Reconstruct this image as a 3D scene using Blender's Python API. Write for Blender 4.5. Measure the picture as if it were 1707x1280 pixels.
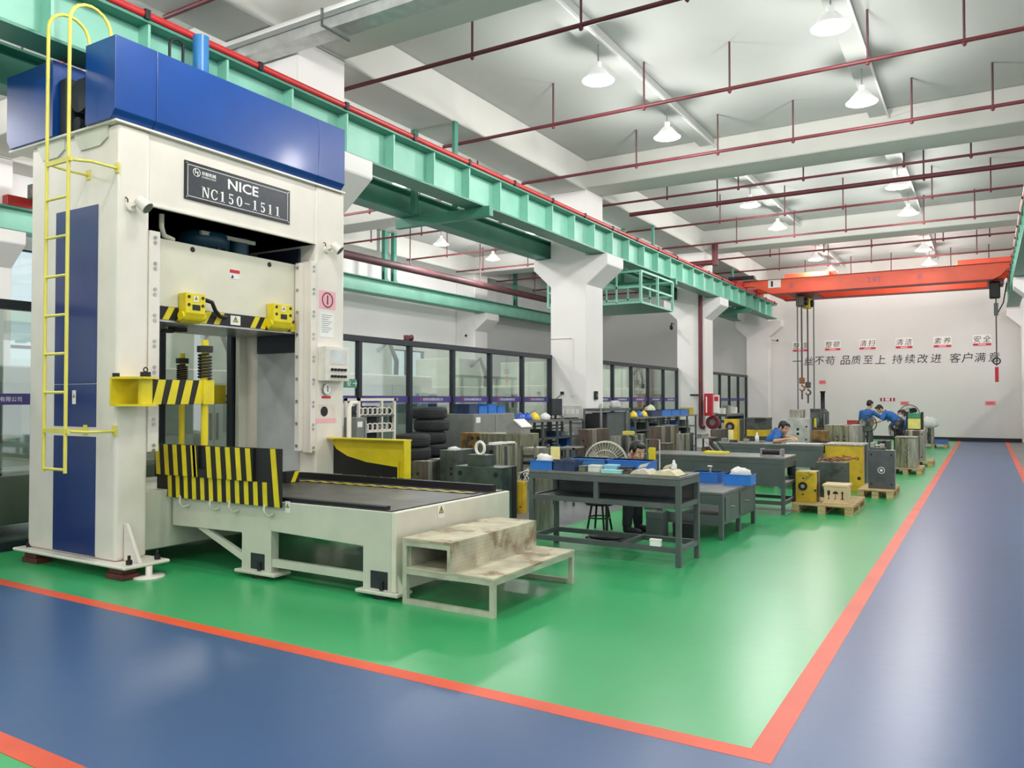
import bpy, bmesh, math, random
from mathutils import Vector, Matrix
for o in list(bpy.data.objects): bpy.data.objects.remove(o)
S = bpy.context.scene
COL = S.collection
rnd = random.Random(7)
PI = math.pi

# ------------------------------------------------------------------ camera
F, CX, CY, CAMH = 1310.0, 853.5, 640.0, 1.6
YAW = math.atan2(789.5, F); PITCH = math.atan(26 / F)
cd = bpy.data.cameras.new('camera'); cam = bpy.data.objects.new('camera', cd); COL.objects.link(cam)
cam.location = (0, 0, CAMH); cam.rotation_euler = (PI/2 + PITCH, 0, YAW)
cd.sensor_width = 36; cd.lens = 36 * F / 1707; cd.clip_end = 300; cd.clip_start = .05
S.camera = cam
_f0 = Vector((-math.sin(YAW), math.cos(YAW), 0)); _r = Vector((math.cos(YAW), math.sin(YAW), 0)); _u0 = Vector((0, 0, 1))
_f = _f0*math.cos(PITCH) + _u0*math.sin(PITCH); _u = _u0*math.cos(PITCH) - _f0*math.sin(PITCH)
def _ray(x, y): return _f + _r*((x-CX)/F) + _u*((CY-y)/F)
def onY(x, y, v): d = _ray(x, y); return Vector((0, 0, CAMH)) + d*(v/d.y)      # point of a pixel on a plane y = v
def onX(x, y, v): d = _ray(x, y); return Vector((0, 0, CAMH)) + d*(v/d.x)      # ... on a plane x = v
def onZ(x, y, v=0): d = _ray(x, y); return Vector((0, 0, CAMH)) + d*((v-CAMH)/d.z)  # ... on a level z = v

# ------------------------------------------------------------------ world and exposure
W = bpy.data.worlds.new('world'); S.world = W; W.use_nodes = True
bg = W.node_tree.nodes['Background']; bg.inputs[0].default_value = (.96, .95, 1, 1); bg.inputs[1].default_value = 1.15
S.view_settings.view_transform = 'Standard'; S.view_settings.look = 'None'
S.view_settings.gamma = 1; S.view_settings.use_curve_mapping = False
S.view_settings.exposure = 0.0
LAMP_W = 150.0

# ------------------------------------------------------------------ materials
def lin(c):
    r = []
    for v in c:
        v = v/255
        r.append(v/12.92 if v <= .04045 else ((v+.055)/1.055)**2.4)
    return (*r, 1)
MATS = {}
def mat(name, c, rough=.5, metal=0, var=.06, scale=6, bump=0, c2=None, thr=None, stretch=None, emit=0, coat=0, spec=.5):
    """painted or bare surface: colour varied by noise, optional second colour in worn patches"""
    if name in MATS: return MATS[name]
    m = bpy.data.materials.new(name); m.use_nodes = True; nt = m.node_tree; N = nt.nodes; L = nt.links
    b = N['Principled BSDF']
    b.inputs['Roughness'].default_value = rough; b.inputs['Metallic'].default_value = metal
    b.inputs['Specular IOR Level'].default_value = spec
    if coat: b.inputs['Coat Weight'].default_value = coat; b.inputs['Coat Roughness'].default_value = .12
    tc = N.new('ShaderNodeTexCoord'); mp = N.new('ShaderNodeMapping'); L.new(tc.outputs['Object'], mp.inputs[0])
    mp.inputs['Location'].default_value = (.313, .731, .377)
    if stretch: mp.inputs['Scale'].default_value = stretch
    nz = N.new('ShaderNodeTexNoise'); nz.inputs['Scale'].default_value = scale; nz.inputs['Detail'].default_value = 5
    L.new(mp.outputs[0], nz.inputs['Vector'])
    base = lin(c)
    a = tuple(max(0, v*(1-var*2.2)) for v in base[:3]) + (1,); d = tuple(min(1, v*(1+var*2.2)) for v in base[:3]) + (1,)
    rp = N.new('ShaderNodeValToRGB'); rp.color_ramp.elements[0].position = .3; rp.color_ramp.elements[1].position = .7
    rp.color_ramp.elements[0].color = a; rp.color_ramp.elements[1].color = d
    L.new(nz.outputs[0], rp.inputs[0]); out = rp.outputs[0]
    if c2:
        n2 = N.new('ShaderNodeTexNoise'); n2.inputs['Scale'].default_value = scale*.6; n2.inputs['Detail'].default_value = 7; n2.inputs['Roughness'].default_value = .65
        L.new(mp.outputs[0], n2.inputs['Vector'])
        r2 = N.new('ShaderNodeValToRGB'); t = thr or .6
        r2.color_ramp.elements[0].position = t-.04; r2.color_ramp.elements[1].position = t+.06
        L.new(n2.outputs[0], r2.inputs[0])
        mx = N.new('ShaderNodeMix'); mx.data_type = 'RGBA'; L.new(r2.outputs[0], mx.inputs[0]); L.new(out, mx.inputs[6]); mx.inputs[7].default_value = lin(c2)
        out = mx.outputs[2]
    L.new(out, b.inputs['Base Color'])
    if bump:
        bp = N.new('ShaderNodeBump'); bp.inputs['Strength'].default_value = bump; bp.inputs['Distance'].default_value = .01
        L.new(nz.outputs[0], bp.inputs['Height']); L.new(bp.outputs[0], b.inputs['Normal'])
    if emit:
        b.inputs['Emission Color'].default_value = base; b.inputs['Emission Strength'].default_value = emit
    MATS[name] = m; return m
def floor_mat(name, c, rough=.26, spec=.9):
    """epoxy floor: soft mottling of colour, faint trowel waves in the gloss"""
    m = mat(name, c, rough, 0, .03, .5, spec=spec)
    nt = m.node_tree; N = nt.nodes; L = nt.links; b = N['Principled BSDF']; mp = [x for x in N if x.type == 'MAPPING'][0]
    n = N.new('ShaderNodeTexNoise'); n.inputs['Scale'].default_value = 7; n.inputs['Detail'].default_value = 3
    L.new(mp.outputs[0], n.inputs['Vector'])
    bp = N.new('ShaderNodeBump'); bp.inputs['Strength'].default_value = .12; bp.inputs['Distance'].default_value = .008
    for x in N:
        if x.type == 'TEX_NOISE': x.noise_dimensions = '2D'; x.inputs['Detail'].default_value = 2
    L.new(n.outputs[0], bp.inputs['Height']); L.new(bp.outputs[0], b.inputs['Normal'])
    return m
def glass_mat(name, tint=(238, 245, 241), refl=.2):
    m = bpy.data.materials.new(name); m.use_nodes = True; nt = m.node_tree; N = nt.nodes; L = nt.links
    N.remove(N['Principled BSDF']); out = N['Material Output']
    t = N.new('ShaderNodeBsdfTransparent'); t.inputs[0].default_value = lin(tint)
    g = N.new('ShaderNodeBsdfGlossy'); g.inputs['Roughness'].default_value = .03; g.inputs[0].default_value = (.95, 1, .97, 1)
    mx = N.new('ShaderNodeMixShader'); mx.inputs[0].default_value = refl
    L.new(t.outputs[0], mx.inputs[1]); L.new(g.outputs[0], mx.inputs[2]); L.new(mx.outputs[0], out.inputs[0])
    MATS[name] = m; return m
def tread_mat(name, c, c2, rough=.55, metal=.3):
    """chequer plate: raised lozenges from a crossed wave bump"""
    m = mat(name, c, rough, metal, .12, 5, 0, c2=c2, thr=.55)
    nt = m.node_tree; N = nt.nodes; L = nt.links; b = N['Principled BSDF']
    tc = [x for x in N if x.type == 'TEX_COORD'][0]
    v = N.new('ShaderNodeTexVoronoi'); v.inputs['Scale'].default_value = 34; v.inputs['Randomness'].default_value = .1
    L.new(tc.outputs['Object'], v.inputs['Vector'])
    bp = N.new('ShaderNodeBump'); bp.inputs['Strength'].default_value = .35; bp.inputs['Distance'].default_value = .008; bp.invert = True
    L.new(v.outputs['Distance'], bp.inputs['Height']); L.new(bp.outputs[0], b.inputs['Normal'])
    return m

WHITE = mat('press white paint', (229, 223, 213), .38, 0, .02, 3, coat=.15)
BEDGREY = mat('press table grey paint', (202, 204, 188), .42, 0, .03, 3)
BLUE = mat('royal blue paint', (8, 68, 146), .33, 0, .04, 4, coat=.2, bump=.05)
NAVY = mat('navy panel paint', (24, 48, 112), .28, 0, .03, 3, coat=.3)
YEL = mat('safety yellow paint', (226, 206, 30), .42, 0, .05, 5)
LADY = mat('pale ladder yellow', (226, 214, 96), .45, 0, .04, 5)
BLK = mat('matte black', (18, 19, 21), .55, 0, .08, 6)
DARKIN = mat('dark machine inside', (38, 44, 50), .6, 0, .15, 5)
TEALM = mat('dark teal cylinder paint', (28, 76, 96), .4, 0, .06, 5)
STEEL = mat('bright steel', (176, 178, 176), .3, .85, .08, 8)
WALLM = mat('white wall paint', (216, 216, 213), .8, 0, .012, .6)
SLABM = mat('ceiling slab grey paint', (188, 191, 187), .85, 0, .02, .5)
CEILM = mat('ceiling beam paint', (212, 212, 206), .85, 0, .015, .5)
WALLL = mat('left wall daylit white', (240, 240, 238), .8, 0, .01, .6)  # lighter copy of the wall white, daylight put into the colour
COLM = mat('pillar paint', (232, 231, 228), .7, 0, .015, .7)
GREEN = mat('girder green paint', (136, 198, 176), .45, 0, .05, 2)
GREEND = mat('girder dark green paint', (70, 138, 118), .45, 0, .05, 2)
REDRAIL = mat('conductor rail red', (188, 46, 46), .4, 0, .05, 4)
PIPE = mat('sprinkler pipe dark red', (100, 42, 48), .5, 0, .08, 4)
PIPEG = mat('bare pipe stub', (92, 60, 64), .5, .1, .08, 4)
FRAME = mat('dark frame aluminium', (40, 46, 54), .4, .2, .05, 5)
PURP = mat('purple film', (66, 56, 128), .4, 0, .04, 5)
GLASS = glass_mat('partition glass')
DULL = glass_mat('window glass', (235, 245, 245), .08)
CRANE = mat('crane orange red', (232, 92, 60), .42, 0, .04, 2)
CRANED = mat('crane dark red', (150, 34, 30), .5, 0, .06, 3)
BENCH = mat('bench grey green paint', (80, 88, 88), .42, 0, .07, 4)
BENCHT = mat('bench top steel', (120, 122, 118), .35, .3, .1, 5)
MOLDD = mat('mold dark steel', (84, 88, 84), .38, .45, .14, 7, c2=(52, 58, 54), thr=.58)
MOLDG = mat('mold ground steel', (160, 158, 146), .36, .55, .14, 6, stretch=(6, 6, .6), c2=(110, 106, 94), thr=.6)
MOLDO = mat('mold olive steel', (134, 134, 110), .4, .35, .16, 7, stretch=(7, 7, .5), c2=(86, 86, 72), thr=.57)
MOLDB = mat('mold brown steel', (98, 86, 78), .45, .35, .16, 7, stretch=(5, 5, .7))
MOLDY = mat('mold yellow paint', (206, 172, 36), .5, 0, .1, 6, c2=(120, 100, 40), thr=.63)
MOLDR = mat('mold rusty steel', (128, 98, 48), .6, .2, .2, 9, c2=(70, 62, 50), thr=.55)
MOLDGRN = mat('mold green grey steel', (72, 86, 80), .36, .3, .15, 6, c2=(50, 56, 54), thr=.6)
TYRE = mat('tyre rubber', (42, 45, 47), .75, 0, .12, 9, bump=.2)
CRATE = mat('blue crate plastic', (40, 112, 196), .4, 0, .06, 7)
CRATED = mat('navy crate plastic', (40, 58, 92), .45, 0, .08, 7)
WOOD = mat('pallet pine', (190, 166, 120), .75, 0, .14, 5, stretch=(1, 8, 8), c2=(140, 118, 82), thr=.6)
WOODB = mat('box plywood', (222, 198, 158), .7, 0, .06, 5)
PAPER = mat('paper white', (236, 236, 232), .8, 0, .02, 5)
PINK = mat('pink paper', (242, 178, 190), .8, 0, .02, 5)
SALMON = mat('salmon notice', (226, 130, 140), .8, 0, .04, 5)
REDP = mat('red print', (206, 40, 60), .6, 0, .03, 5)
INK = mat('black ink', (24, 24, 30), .6, 0, 0, 5)
SIGNB = mat('sign plate charcoal', (62, 65, 72), .35, .3, .06, 20)
WPRINT = mat('white print', (240, 240, 238), .6, 0, 0, 5)
CNCW = mat('machine light grey', (226, 225, 216), .45, 0, .04, 3)
CNCG = mat('machine grey green', (192, 198, 188), .45, 0, .05, 3)
SKIN = mat('skin', (206, 158, 128), .5, 0, .05, 12)
HAIR = mat('black hair', (22, 20, 22), .5, 0, .2, 30)
SHIRT = mat('blue work shirt', (42, 98, 168), .8, 0, .07, 14)
SHIRTD = mat('dusty blue work shirt', (66, 86, 122), .8, 0, .08, 14)
PANTS = mat('dark trousers', (40, 42, 48), .85, 0, .1, 14)
PANTSG = mat('grey trousers', (98, 100, 104), .85, 0, .1, 14)
LAMPE = mat('lamp diffuser', (255, 253, 246), .3, 0, 0, 5, emit=14)
LAMPS = mat('lamp shade', (226, 226, 224), .35, 0, .02, 5, emit=.5)
FLG = floor_mat('green epoxy', (52, 166, 100), .29)
FLB = floor_mat('blue epoxy', (50, 84, 130), .32, .6)
FLO = mat('orange floor line', (222, 82, 48), .4, 0, .05, 2)
FLGREY = mat('grey bare floor', (120, 124, 126), .3, 0, .12, 1.2, c2=(92, 96, 98), thr=.6)

# ------------------------------------------------------------------ mesh helpers
ORG = {}
class M:
    """collects shapes in world coordinates; build() links them as one mesh object"""
    def __init__(s): s.v = []; s.f = []; s.sm = []
    def add(s, v, f, smooth=False):
        n = len(s.v); s.v += [tuple(p) for p in v]; s.f += [tuple(i+n for i in q) for q in f]; s.sm += [smooth]*len(f); return s
    def box(s, x0, x1, y0, y1, z0, z1):
        x0, x1 = min(x0, x1), max(x0, x1); y0, y1 = min(y0, y1), max(y0, y1); z0, z1 = min(z0, z1), max(z0, z1)
        return s.add([(x0,y0,z0),(x1,y0,z0),(x1,y1,z0),(x0,y1,z0),(x0,y0,z1),(x1,y0,z1),(x1,y1,z1),(x0,y1,z1)],
                     [(0,3,2,1),(4,5,6,7),(0,1,5,4),(1,2,6,5),(2,3,7,6),(3,0,4,7)])
    def cb(s, c, d): return s.box(c[0]-d[0]/2, c[0]+d[0]/2, c[1]-d[1]/2, c[1]+d[1]/2, c[2]-d[2]/2, c[2]+d[2]/2)
    def prism(s, poly, axis, a, b):
        """poly: 2D points in the two other axes (x: (y,z), y: (x,z), z: (x,y)), extruded from a to b"""
        n = len(poly); mk = {'x': lambda p, t: (t, p[0], p[1]), 'y': lambda p, t: (p[0], t, p[1]), 'z': lambda p, t: (p[0], p[1], t)}[axis]
        v = [mk(p, a) for p in poly] + [mk(p, b) for p in poly]
        ar = sum(poly[i][0]*poly[(i+1) % n][1] - poly[(i+1) % n][0]*poly[i][1] for i in range(n))
        flip = (ar > 0) != (b > a)
        if axis == 'y': flip = not flip
        q = [tuple(range(n))[::-1], tuple(range(n, 2*n))] + [(i, (i+1) % n, n+(i+1) % n, n+i) for i in range(n)]
        if flip: q = [t[::-1] for t in q]
        return s.add(v, q)
    def cyl(s, p0, p1, r0, r1=None, n=12, caps=True):
        r1 = r0 if r1 is None else r1; p0 = Vector(p0); p1 = Vector(p1); d = (p1-p0).normalized()
        a = d.orthogonal().normalized(); b = d.cross(a)
        v = [p0 + (a*math.cos(2*PI*i/n) + b*math.sin(2*PI*i/n))*r0 for i in range(n)] + [p1 + (a*math.cos(2*PI*i/n) + b*math.sin(2*PI*i/n))*r1 for i in range(n)]
        s.add(v, [(i, (i+1) % n, n+(i+1) % n, n+i) for i in range(n)], True)
        if caps: s.add(v[:n], [tuple(range(n))[::-1]]); s.add(v[n:], [tuple(range(n))])
        return s
    def tube(s, pts, r, n=8, closed=False):
        pts = [Vector(p) for p in pts]; k = len(pts); rings = []; prev = None
        for i, p in enumerate(pts):
            d = ((pts[(i+1) % k] if (closed or i < k-1) else p) - (pts[i-1] if (closed or i) else p)).normalized()
            a = (d.orthogonal() if prev is None else prev - d*prev.dot(d)).normalized(); prev = a; b = d.cross(a)
            rr = r[i] if isinstance(r, (list, tuple)) else r
            rings.append([p + (a*math.cos(2*PI*j/n) + b*math.sin(2*PI*j/n))*rr for j in range(n)])
        v = [q for g in rings for q in g]; m = k if closed else k-1
        f = [(i*n+j, i*n+(j+1) % n, ((i+1) % k)*n+(j+1) % n, ((i+1) % k)*n+j) for i in range(m) for j in range(n)]
        s.add(v, f, True)
        if not closed: s.add(rings[0], [tuple(range(n))[::-1]]); s.add(rings[-1], [tuple(range(n))])
        return s
    def lathe(s, prof, c, axis=(0, 0, 1), n=20):
        """prof: (radius, height) pairs along axis from c"""
        d = Vector(axis).normalized(); a = d.orthogonal().normalized(); b = d.cross(a); c = Vector(c); k = len(prof)
        v = [c + d*h + (a*math.cos(2*PI*j/n) + b*math.sin(2*PI*j/n))*r for r, h in prof for j in range(n)]
        return s.add(v, [(i*n+j, i*n+(j+1) % n, (i+1)*n+(j+1) % n, (i+1)*n+j) for i in range(k-1) for j in range(n)], True)
    def ball(s, c, r, n=12, m=8):
        r = (r, r, r) if isinstance(r, (int, float)) else r; v = []
        for i in range(1, m):
            t = PI*i/m
            v += [(c[0]+r[0]*math.sin(t)*math.cos(2*PI*j/n), c[1]+r[1]*math.sin(t)*math.sin(2*PI*j/n), c[2]+r[2]*math.cos(t)) for j in range(n)]
        top = len(v); v += [(c[0], c[1], c[2]+r[2]), (c[0], c[1], c[2]-r[2])]
        f = [(i*n+j, (i+1)*n+j, (i+1)*n+(j+1) % n, i*n+(j+1) % n) for i in range(m-2) for j in range(n)]
        f += [(top, j, (j+1) % n) for j in range(n)] + [(top+1, (m-2)*n+(j+1) % n, (m-2)*n+j) for j in range(n)]
        return s.add(v, f, True)
    def xf(s, mtx, start=0):
        for i in range(start, len(s.v)): s.v[i] = tuple(mtx @ Vector(s.v[i]))
        return s
    def build(s, name, mtl, parent=None, bevel=0, seg=1):
        o0 = ORG.get(parent.name, (0, 0, 0)) if parent else (0, 0, 0)
        me = bpy.data.meshes.new(name)
        me.from_pydata([(a-o0[0], b-o0[1], c-o0[2]) for a, b, c in s.v], [], s.f)
        me.polygons.foreach_set('use_smooth', s.sm); me.materials.append(mtl); me.update()
        o = bpy.data.objects.new(name, me); COL.objects.link(o)
        if parent: o.parent = parent; ORG[o.name] = o0
        if bevel:
            b = o.modifiers.new('bevel', 'BEVEL'); b.width = bevel; b.segments = seg; b.limit_method = 'ANGLE'; b.angle_limit = .6
        return o
def B(*a): return M().box(*a)
def cbox(c, d): return M().cb(c, d)
def tag(o, label=None, cat=None, group=None, kind=None):
    if label: o['label'] = label
    if cat: o['category'] = cat
    if group: o['group'] = group
    if kind: o['kind'] = kind
    return o
def thing(name, label, cat, loc=(0, 0, 0), group=None, kind=None):
    e = bpy.data.objects.new(name, None); COL.objects.link(e); e.location = loc; e.empty_display_size = .1
    ORG[e.name] = tuple(loc); return tag(e, label, cat, group, kind)
def copy_tree(o, parent=None):
    c = o.copy(); COL.objects.link(c)
    if parent: c.parent = parent
    for ch in list(o.children): copy_tree(ch, c)
    return c
def linkcopy(o, name, dx, parent):
    """another part that shares mesh data, shifted by dx"""
    c = o.copy(); c.name = name; COL.objects.link(c); c.parent = parent; c.location = Vector(dx); ORG[c.name] = ORG.get(parent.name, (0,0,0)); return c
def text(s, name, mtl, c, U, V, width=None, height=None, parent=None, thick=.002, shear=0, bold=0):
    """flat lettering centred on c, reading along U with up V"""
    cu = bpy.data.curves.new(name, 'FONT'); cu.body = s; cu.align_x = 'CENTER'; cu.align_y = 'CENTER'; cu.extrude = .01; cu.offset = bold; cu.shear = shear; cu.resolution_u = 2
    t = bpy.data.objects.new(name, cu); COL.objects.link(t)
    dg = bpy.context.evaluated_depsgraph_get(); dg.update()
    me = bpy.data.meshes.new_from_object(t.evaluated_get(dg)); bpy.data.objects.remove(t)
    xs = [v.co.x for v in me.vertices]; ys = [v.co.y for v in me.vertices]
    if not xs: return None
    x0, x1, y0, y1 = min(xs), max(xs), min(ys), max(ys)
    if width and height: sx = width/(x1-x0); sy = height/(y1-y0)
    elif width: sx = sy = width/(x1-x0)
    else: sx = sy = height/(y1-y0)
    U = Vector(U); V = Vector(V); N = U.cross(V); c = Vector(c); o0 = Vector(ORG.get(parent.name, (0, 0, 0)) if parent else (0, 0, 0))
    for v in me.vertices:
        v.co = c - o0 + U*((v.co.x-(x0+x1)/2)*sx) + V*((v.co.y-(y0+y1)/2)*sy) + N*(v.co.z/.01*thick/2)
    me.materials.clear(); me.materials.append(mtl); me.name = name
    o = bpy.data.objects.new(name, me); COL.objects.link(o)
    if parent: o.parent = parent; ORG[o.name] = tuple(o0)
    return o
UX, UY, UZ = Vector((1, 0, 0)), Vector((0, 1, 0)), Vector((0, 0, 1))
# ------------------------------------------------------------------ the shell
XL, XR, Y0, YB, ZC = -18.0, 12.0, -11.0, 35.0, 7.2
floor = tag(B(XL-.3, XR, Y0, YB+.3, -.2, 0).build('floor', FLG), 'glossy green epoxy workshop floor', None, None, 'structure')
LX, LY, LY2, RX, LW = -.88, 3.62, 1.94, .66, .115
def fl(name, mtl, x0, x1, y0, y1, z): return B(x0, x1, y0, y1, -.01, z).build(name, mtl, floor)
fl('blue_paint', FLB, LX, RX, Y0, YB, .002)
fl('blue_paint', FLB, -8.85, LX, LY2, LY, .002)
fl('grey_paint', FLGREY, -8.9, -4.58, 8.55, 34.5, .002); fl('grey_paint', FLGREY, XL, -8.9, Y0, YB, .0015); fl('grey_paint', FLGREY, RX, XR, Y0, YB, .0015)
for a in ((LX-LW/2, LX+LW/2, LY-LW/2, YB), (-8.85, LX-LW/2, LY-LW/2, LY+LW/2), (-8.85, LX-LW/2, LY2-LW/2, LY2+LW/2),
          (LX-LW/2, LX+LW/2, Y0, LY2+LW/2), (RX-LW/2, RX+LW/2, Y0, YB)): fl('orange_line', FLO, *a, .003)
ceiling = tag(B(XL-.3, XR, Y0, YB+.3, ZC, ZC+.2).build('ceiling', SLABM), 'off-white concrete ceiling slab with beams', None, None, 'structure')
PYS = [-10.45, -1.45, 7.55, 16.55, 25.55, 34.5]
for py in PYS[:-1]: tag(B(XL, XR, py, py+.93, 6.55, ZC-.002).build('ceiling_beam', CEILM, None, .02), 'concrete cross beam under the ceiling slab', None, None, 'structure')
tag(B(XL, XR, 34.4, 34.99, 6.55, ZC-.002).build('ceiling_beam', CEILM, None, .02), 'concrete beam along the back wall', None, None, 'structure')
for x0, x1 in ((-18, -17.1), (-8.9, -7.95), (1.15, 2.1)): tag(B(x0, x1, Y0, YB-.01, 6.5, ZC-.001).build('ceiling_beam', CEILM, None, .02), 'concrete beam along a pillar row', None, None, 'structure')
for xs in (-14.75, -11.4, -5.08, -1.72, 5.0, 8.4):
    B(xs-.16, xs+.16, Y0, YB, 7.06, ZC-.001).build('rib_beam', SLABM, ceiling, .01)
    B(xs+.17, xs+.2, Y0, YB, 6.98, 7.01).build('conduit', COLM, ceiling)
wb = tag(B(XL-.3, XR, YB, YB+.3, 0, ZC).build('wall_back', WALLM), 'white back wall carrying slogans', None, None, 'structure')
tag(B(-7.9, 1.15, YB-.03, YB, 0, .14).build('baseboard_back', BLK), 'black skirting at foot of back wall', None, None, 'structure')
# left wall with window openings
WIN = [(6.6, 12.4, 1.0, 4.9), (18.6, 23.6, 1.0, 3.4)]
m = M(); ys = [Y0] + [v for w in WIN for v in w[:2]] + [YB]
for i in range(0, len(ys), 2): m.box(XL-.3, XL, ys[i], ys[i+1], 0, ZC)
for a, b, z0, z1 in WIN: m.box(XL-.3, XL, a, b, 0, z0); m.box(XL-.3, XL, a, b, z1, ZC)
tag(m.build('wall_left', WALLL), 'white outer wall of the neighbouring bay with windows', None, None, 'structure')
for i, (a, b, z0, z1) in enumerate(WIN):
    w = thing('window_%d' % (i+1), 'daylit window with dark mullions in far left wall', None, (XL, a, z0), None, 'structure')
    n = 5
    for k in range(n+1):
        y = a+(b-a)*k/n; B(XL-.2, XL-.1, y-.04, y+.04, z0, z1).build('mullion', FRAME, w)
    for z in (z0, z0+(z1-z0)*.45, z1): B(XL-.2, XL-.1, a, b, z-.035, z+.035).build('transom', FRAME, w)
    for k in range(n): B(XL-.16, XL-.15, a+(b-a)*k/n+.04, a+(b-a)*(k+1)/n-.04, z0, z1).build('pane', DULL, w)
# pillars with corbels
def pillar(x0, x1, y0, y1, cl, cr, nm='pillar'):
    p = tag(B(x0, x1, y0, y1, 0, 6.55).build(nm, COLM, None, .02), 'white concrete pillar with crane corbels', None, None, 'structure')
    poly = []
    if cl: poly = [(x0+.01, 4.28), (x0-.46, 4.72), (x0-.46, 4.975)]
    else: poly = [(x0+.01, 4.28), (x0+.01, 4.975)]
    poly += [(x1+.54, 4.975), (x1+.54, 4.72), (x1-.01, 4.28)] if cr else [(x1-.01, 4.975), (x1-.01, 4.28)]
    M().prism(poly, 'y', y0+.002, y1-.002).build('corbel', COLM, p, .015)
    return p
pil = {}
for py in PYS:
    y1 = min(py+.93, 34.99)
    pil[py] = pillar(-8.9, -7.95, py, y1, True, True)
    pillar(XL+.001, -17.1, py, y1, False, True)
    pillar(1.15, 2.1, py, y1, True, True)
# glass partition
BAND = '东莞市弘科模具有限公司'
bandt = {}
def partition(y0, y1, n, label, txt):
    e = thing('glass_partition', label, 'partition', (-8.9, y0, 0), 'glass partitions between pillars')
    x = -8.9; H = 2.66; w = (y1-y0)/n
    post = None
    for k in range(n+1):
        y = y0+w*k; y = min(max(y, y0+.04), y1-.04)
        B(x-.05, x+.05, y-.04, y+.04, 0, H).build('post', FRAME, e, .005)
    B(x-.06, x+.06, y0, y1, H-.1, H).build('top_rail', FRAME, e, .005); B(x-.05, x+.05, y0, y1, 0, .1).build('bottom_rail', FRAME, e, .005)
    for k in range(n):
        a, b = y0+w*k+.04, y0+w*(k+1)-.04
        g = B(x-.005, x+.005, a, b, .1, H-.1).build('pane', GLASS, e)
        B(x+.006, x+.01, a, b, 1.545, 1.665).build('film_band', PURP, g)
        if txt:
            text(BAND, 'lettering', WPRINT, (x+.012, (a+b)/2+.03, 1.605), UY, UZ, width=.62, parent=g, thick=.001)
            cbox((x+.011, (a+b)/2-.34, 1.605), (.001, .04, .06)).build('emblem', REDP, g)
    return e
partition(-.5, 7.53, 6, 'glass partition behind the press with purple lettered band', True)
partition(8.5, 16.53, 6, 'glass partition with purple band behind the stacked tyres', True)
partition(17.5, 25.53, 6, 'glass partition with purple band behind blue parts boxes', True)
partition(26.5, 34.48, 6, 'glass partition with purple band beside the back wall', False)
e = thing('glass_partition', 'dark framed glazed partition at the right edge of the blue aisle', 'partition', (1.6, 26.5, 0))
for y in (26.6, 28, 29.4, 30.8, 32.2, 33.6, 34.4): B(1.55, 1.65, y-.04, y+.04, 0, 2.66).build('post', FRAME, e)
B(1.54, 1.66, 26.5, 34.46, 2.56, 2.66).build('top_rail', FRAME, e); B(1.54, 1.66, 26.5, 34.46, 0, .9).build('lower_panel', FRAME, e)
B(1.595, 1.605, 26.5, 34.46, .9, 2.56).build('pane', GLASS, e)

# ------------------------------------------------------------------ crane runway girders
def girder(xc, zb, h, w, y0, y1, step, label, mt, rail=True, name='crane_girder', side=1):
    e = thing(name, label, 'girder', (xc, y0, zb))
    B(xc-.012, xc+.012, y0, y1, zb+.02, zb+h-.02).build('web', mt, e)
    B(xc-w, xc+w, y0, y1, zb, zb+.03).build('bottom_flange', GREEND, e); B(xc-w, xc+w, y0, y1, zb+h-.03, zb+h).build('top_flange', GREEND, e)
    if step:
        s0 = None; y = math.ceil(y0)+.05; k = 0
        while y < y1:
            if s0 is None:
                s0 = B(xc-w+.02, xc+w-.02, y-.015, y+.015, zb+.03, zb+h-.03).build('stiffener', GREEN, e)
            else: linkcopy(s0, 'stiffener', (0, step*k, 0), e)
            y += step; k += 1
    if rail:
        B(xc-.04, xc+.04, y0, y1, zb+h, zb+h+.07).build('rail', CRANED, e)
        xr = xc+side*(w-.02); m = M().cyl((xr, y0, zb+h+.05), (xr, y1, zb+h+.05), .045, n=8); m.build('conductor_rail', REDRAIL, e)
        c0 = None; k = 0
        y = math.ceil(y0)+.5
        while y < y1:
            if c0 is None: c0 = cbox((xr, y, zb+h+.045), (.105, .06, .1)).build('rail_clip', BLK, e)
            else: linkcopy(c0, 'rail_clip', (0, 1.5*k, 0), e)
            y += 1.5; k += 1
    return e
girder(-7.68, 4.98, .6, .2, -6, 34.0, 1.0, 'green crane runway girder with red conductor rail above the press', GREEN)
girder(.88, 4.98, .6, .2, -6, 34.0, 1.0, 'green crane runway girder on the right hand pillars', GREEN, side=-1)
girder(-9.15, 4.98, .45, .17, -6, 34.0, 0, 'green runway girder on the far side of the pillar row', GREEND, False)
girder(-16.85, 4.98, .5, .2, -6, 34.0, 0, 'green runway girder along the far left wall', GREEN, False)
# green cross brackets and hanger posts on the runway
def bracket(y, label, hang=True):
    e = thing('girder_bracket', label, 'bracket', (-8.4, y, 4.78), 'brackets tying the runway girders')
    B(-9.45, -7.35, y-.06, y+.06, 4.8, 4.975).build('cross_member', GREEND, e, .004)
    if hang:
        B(-7.98, -7.92, y-.3, y-.2, 4.976, 6.49).build('post', GREEND, e); B(-8.9, -8.8, y-.3, y-.2, 4.976, 6.49).build('post', GREEND, e)
        M().cyl((-8.93, y, 4.95), (-8.85, y-.25, 5.6), .03, n=6).build('brace', GREEND, e)
    return e
bracket(11.5, 'green bracket and posts tying the runway girders nearest the press')
bracket(21.1, 'green bracket and posts on the runway behind pipe riser')
bracket(29.2, 'green bracket and posts on runway beside the crane')
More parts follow.
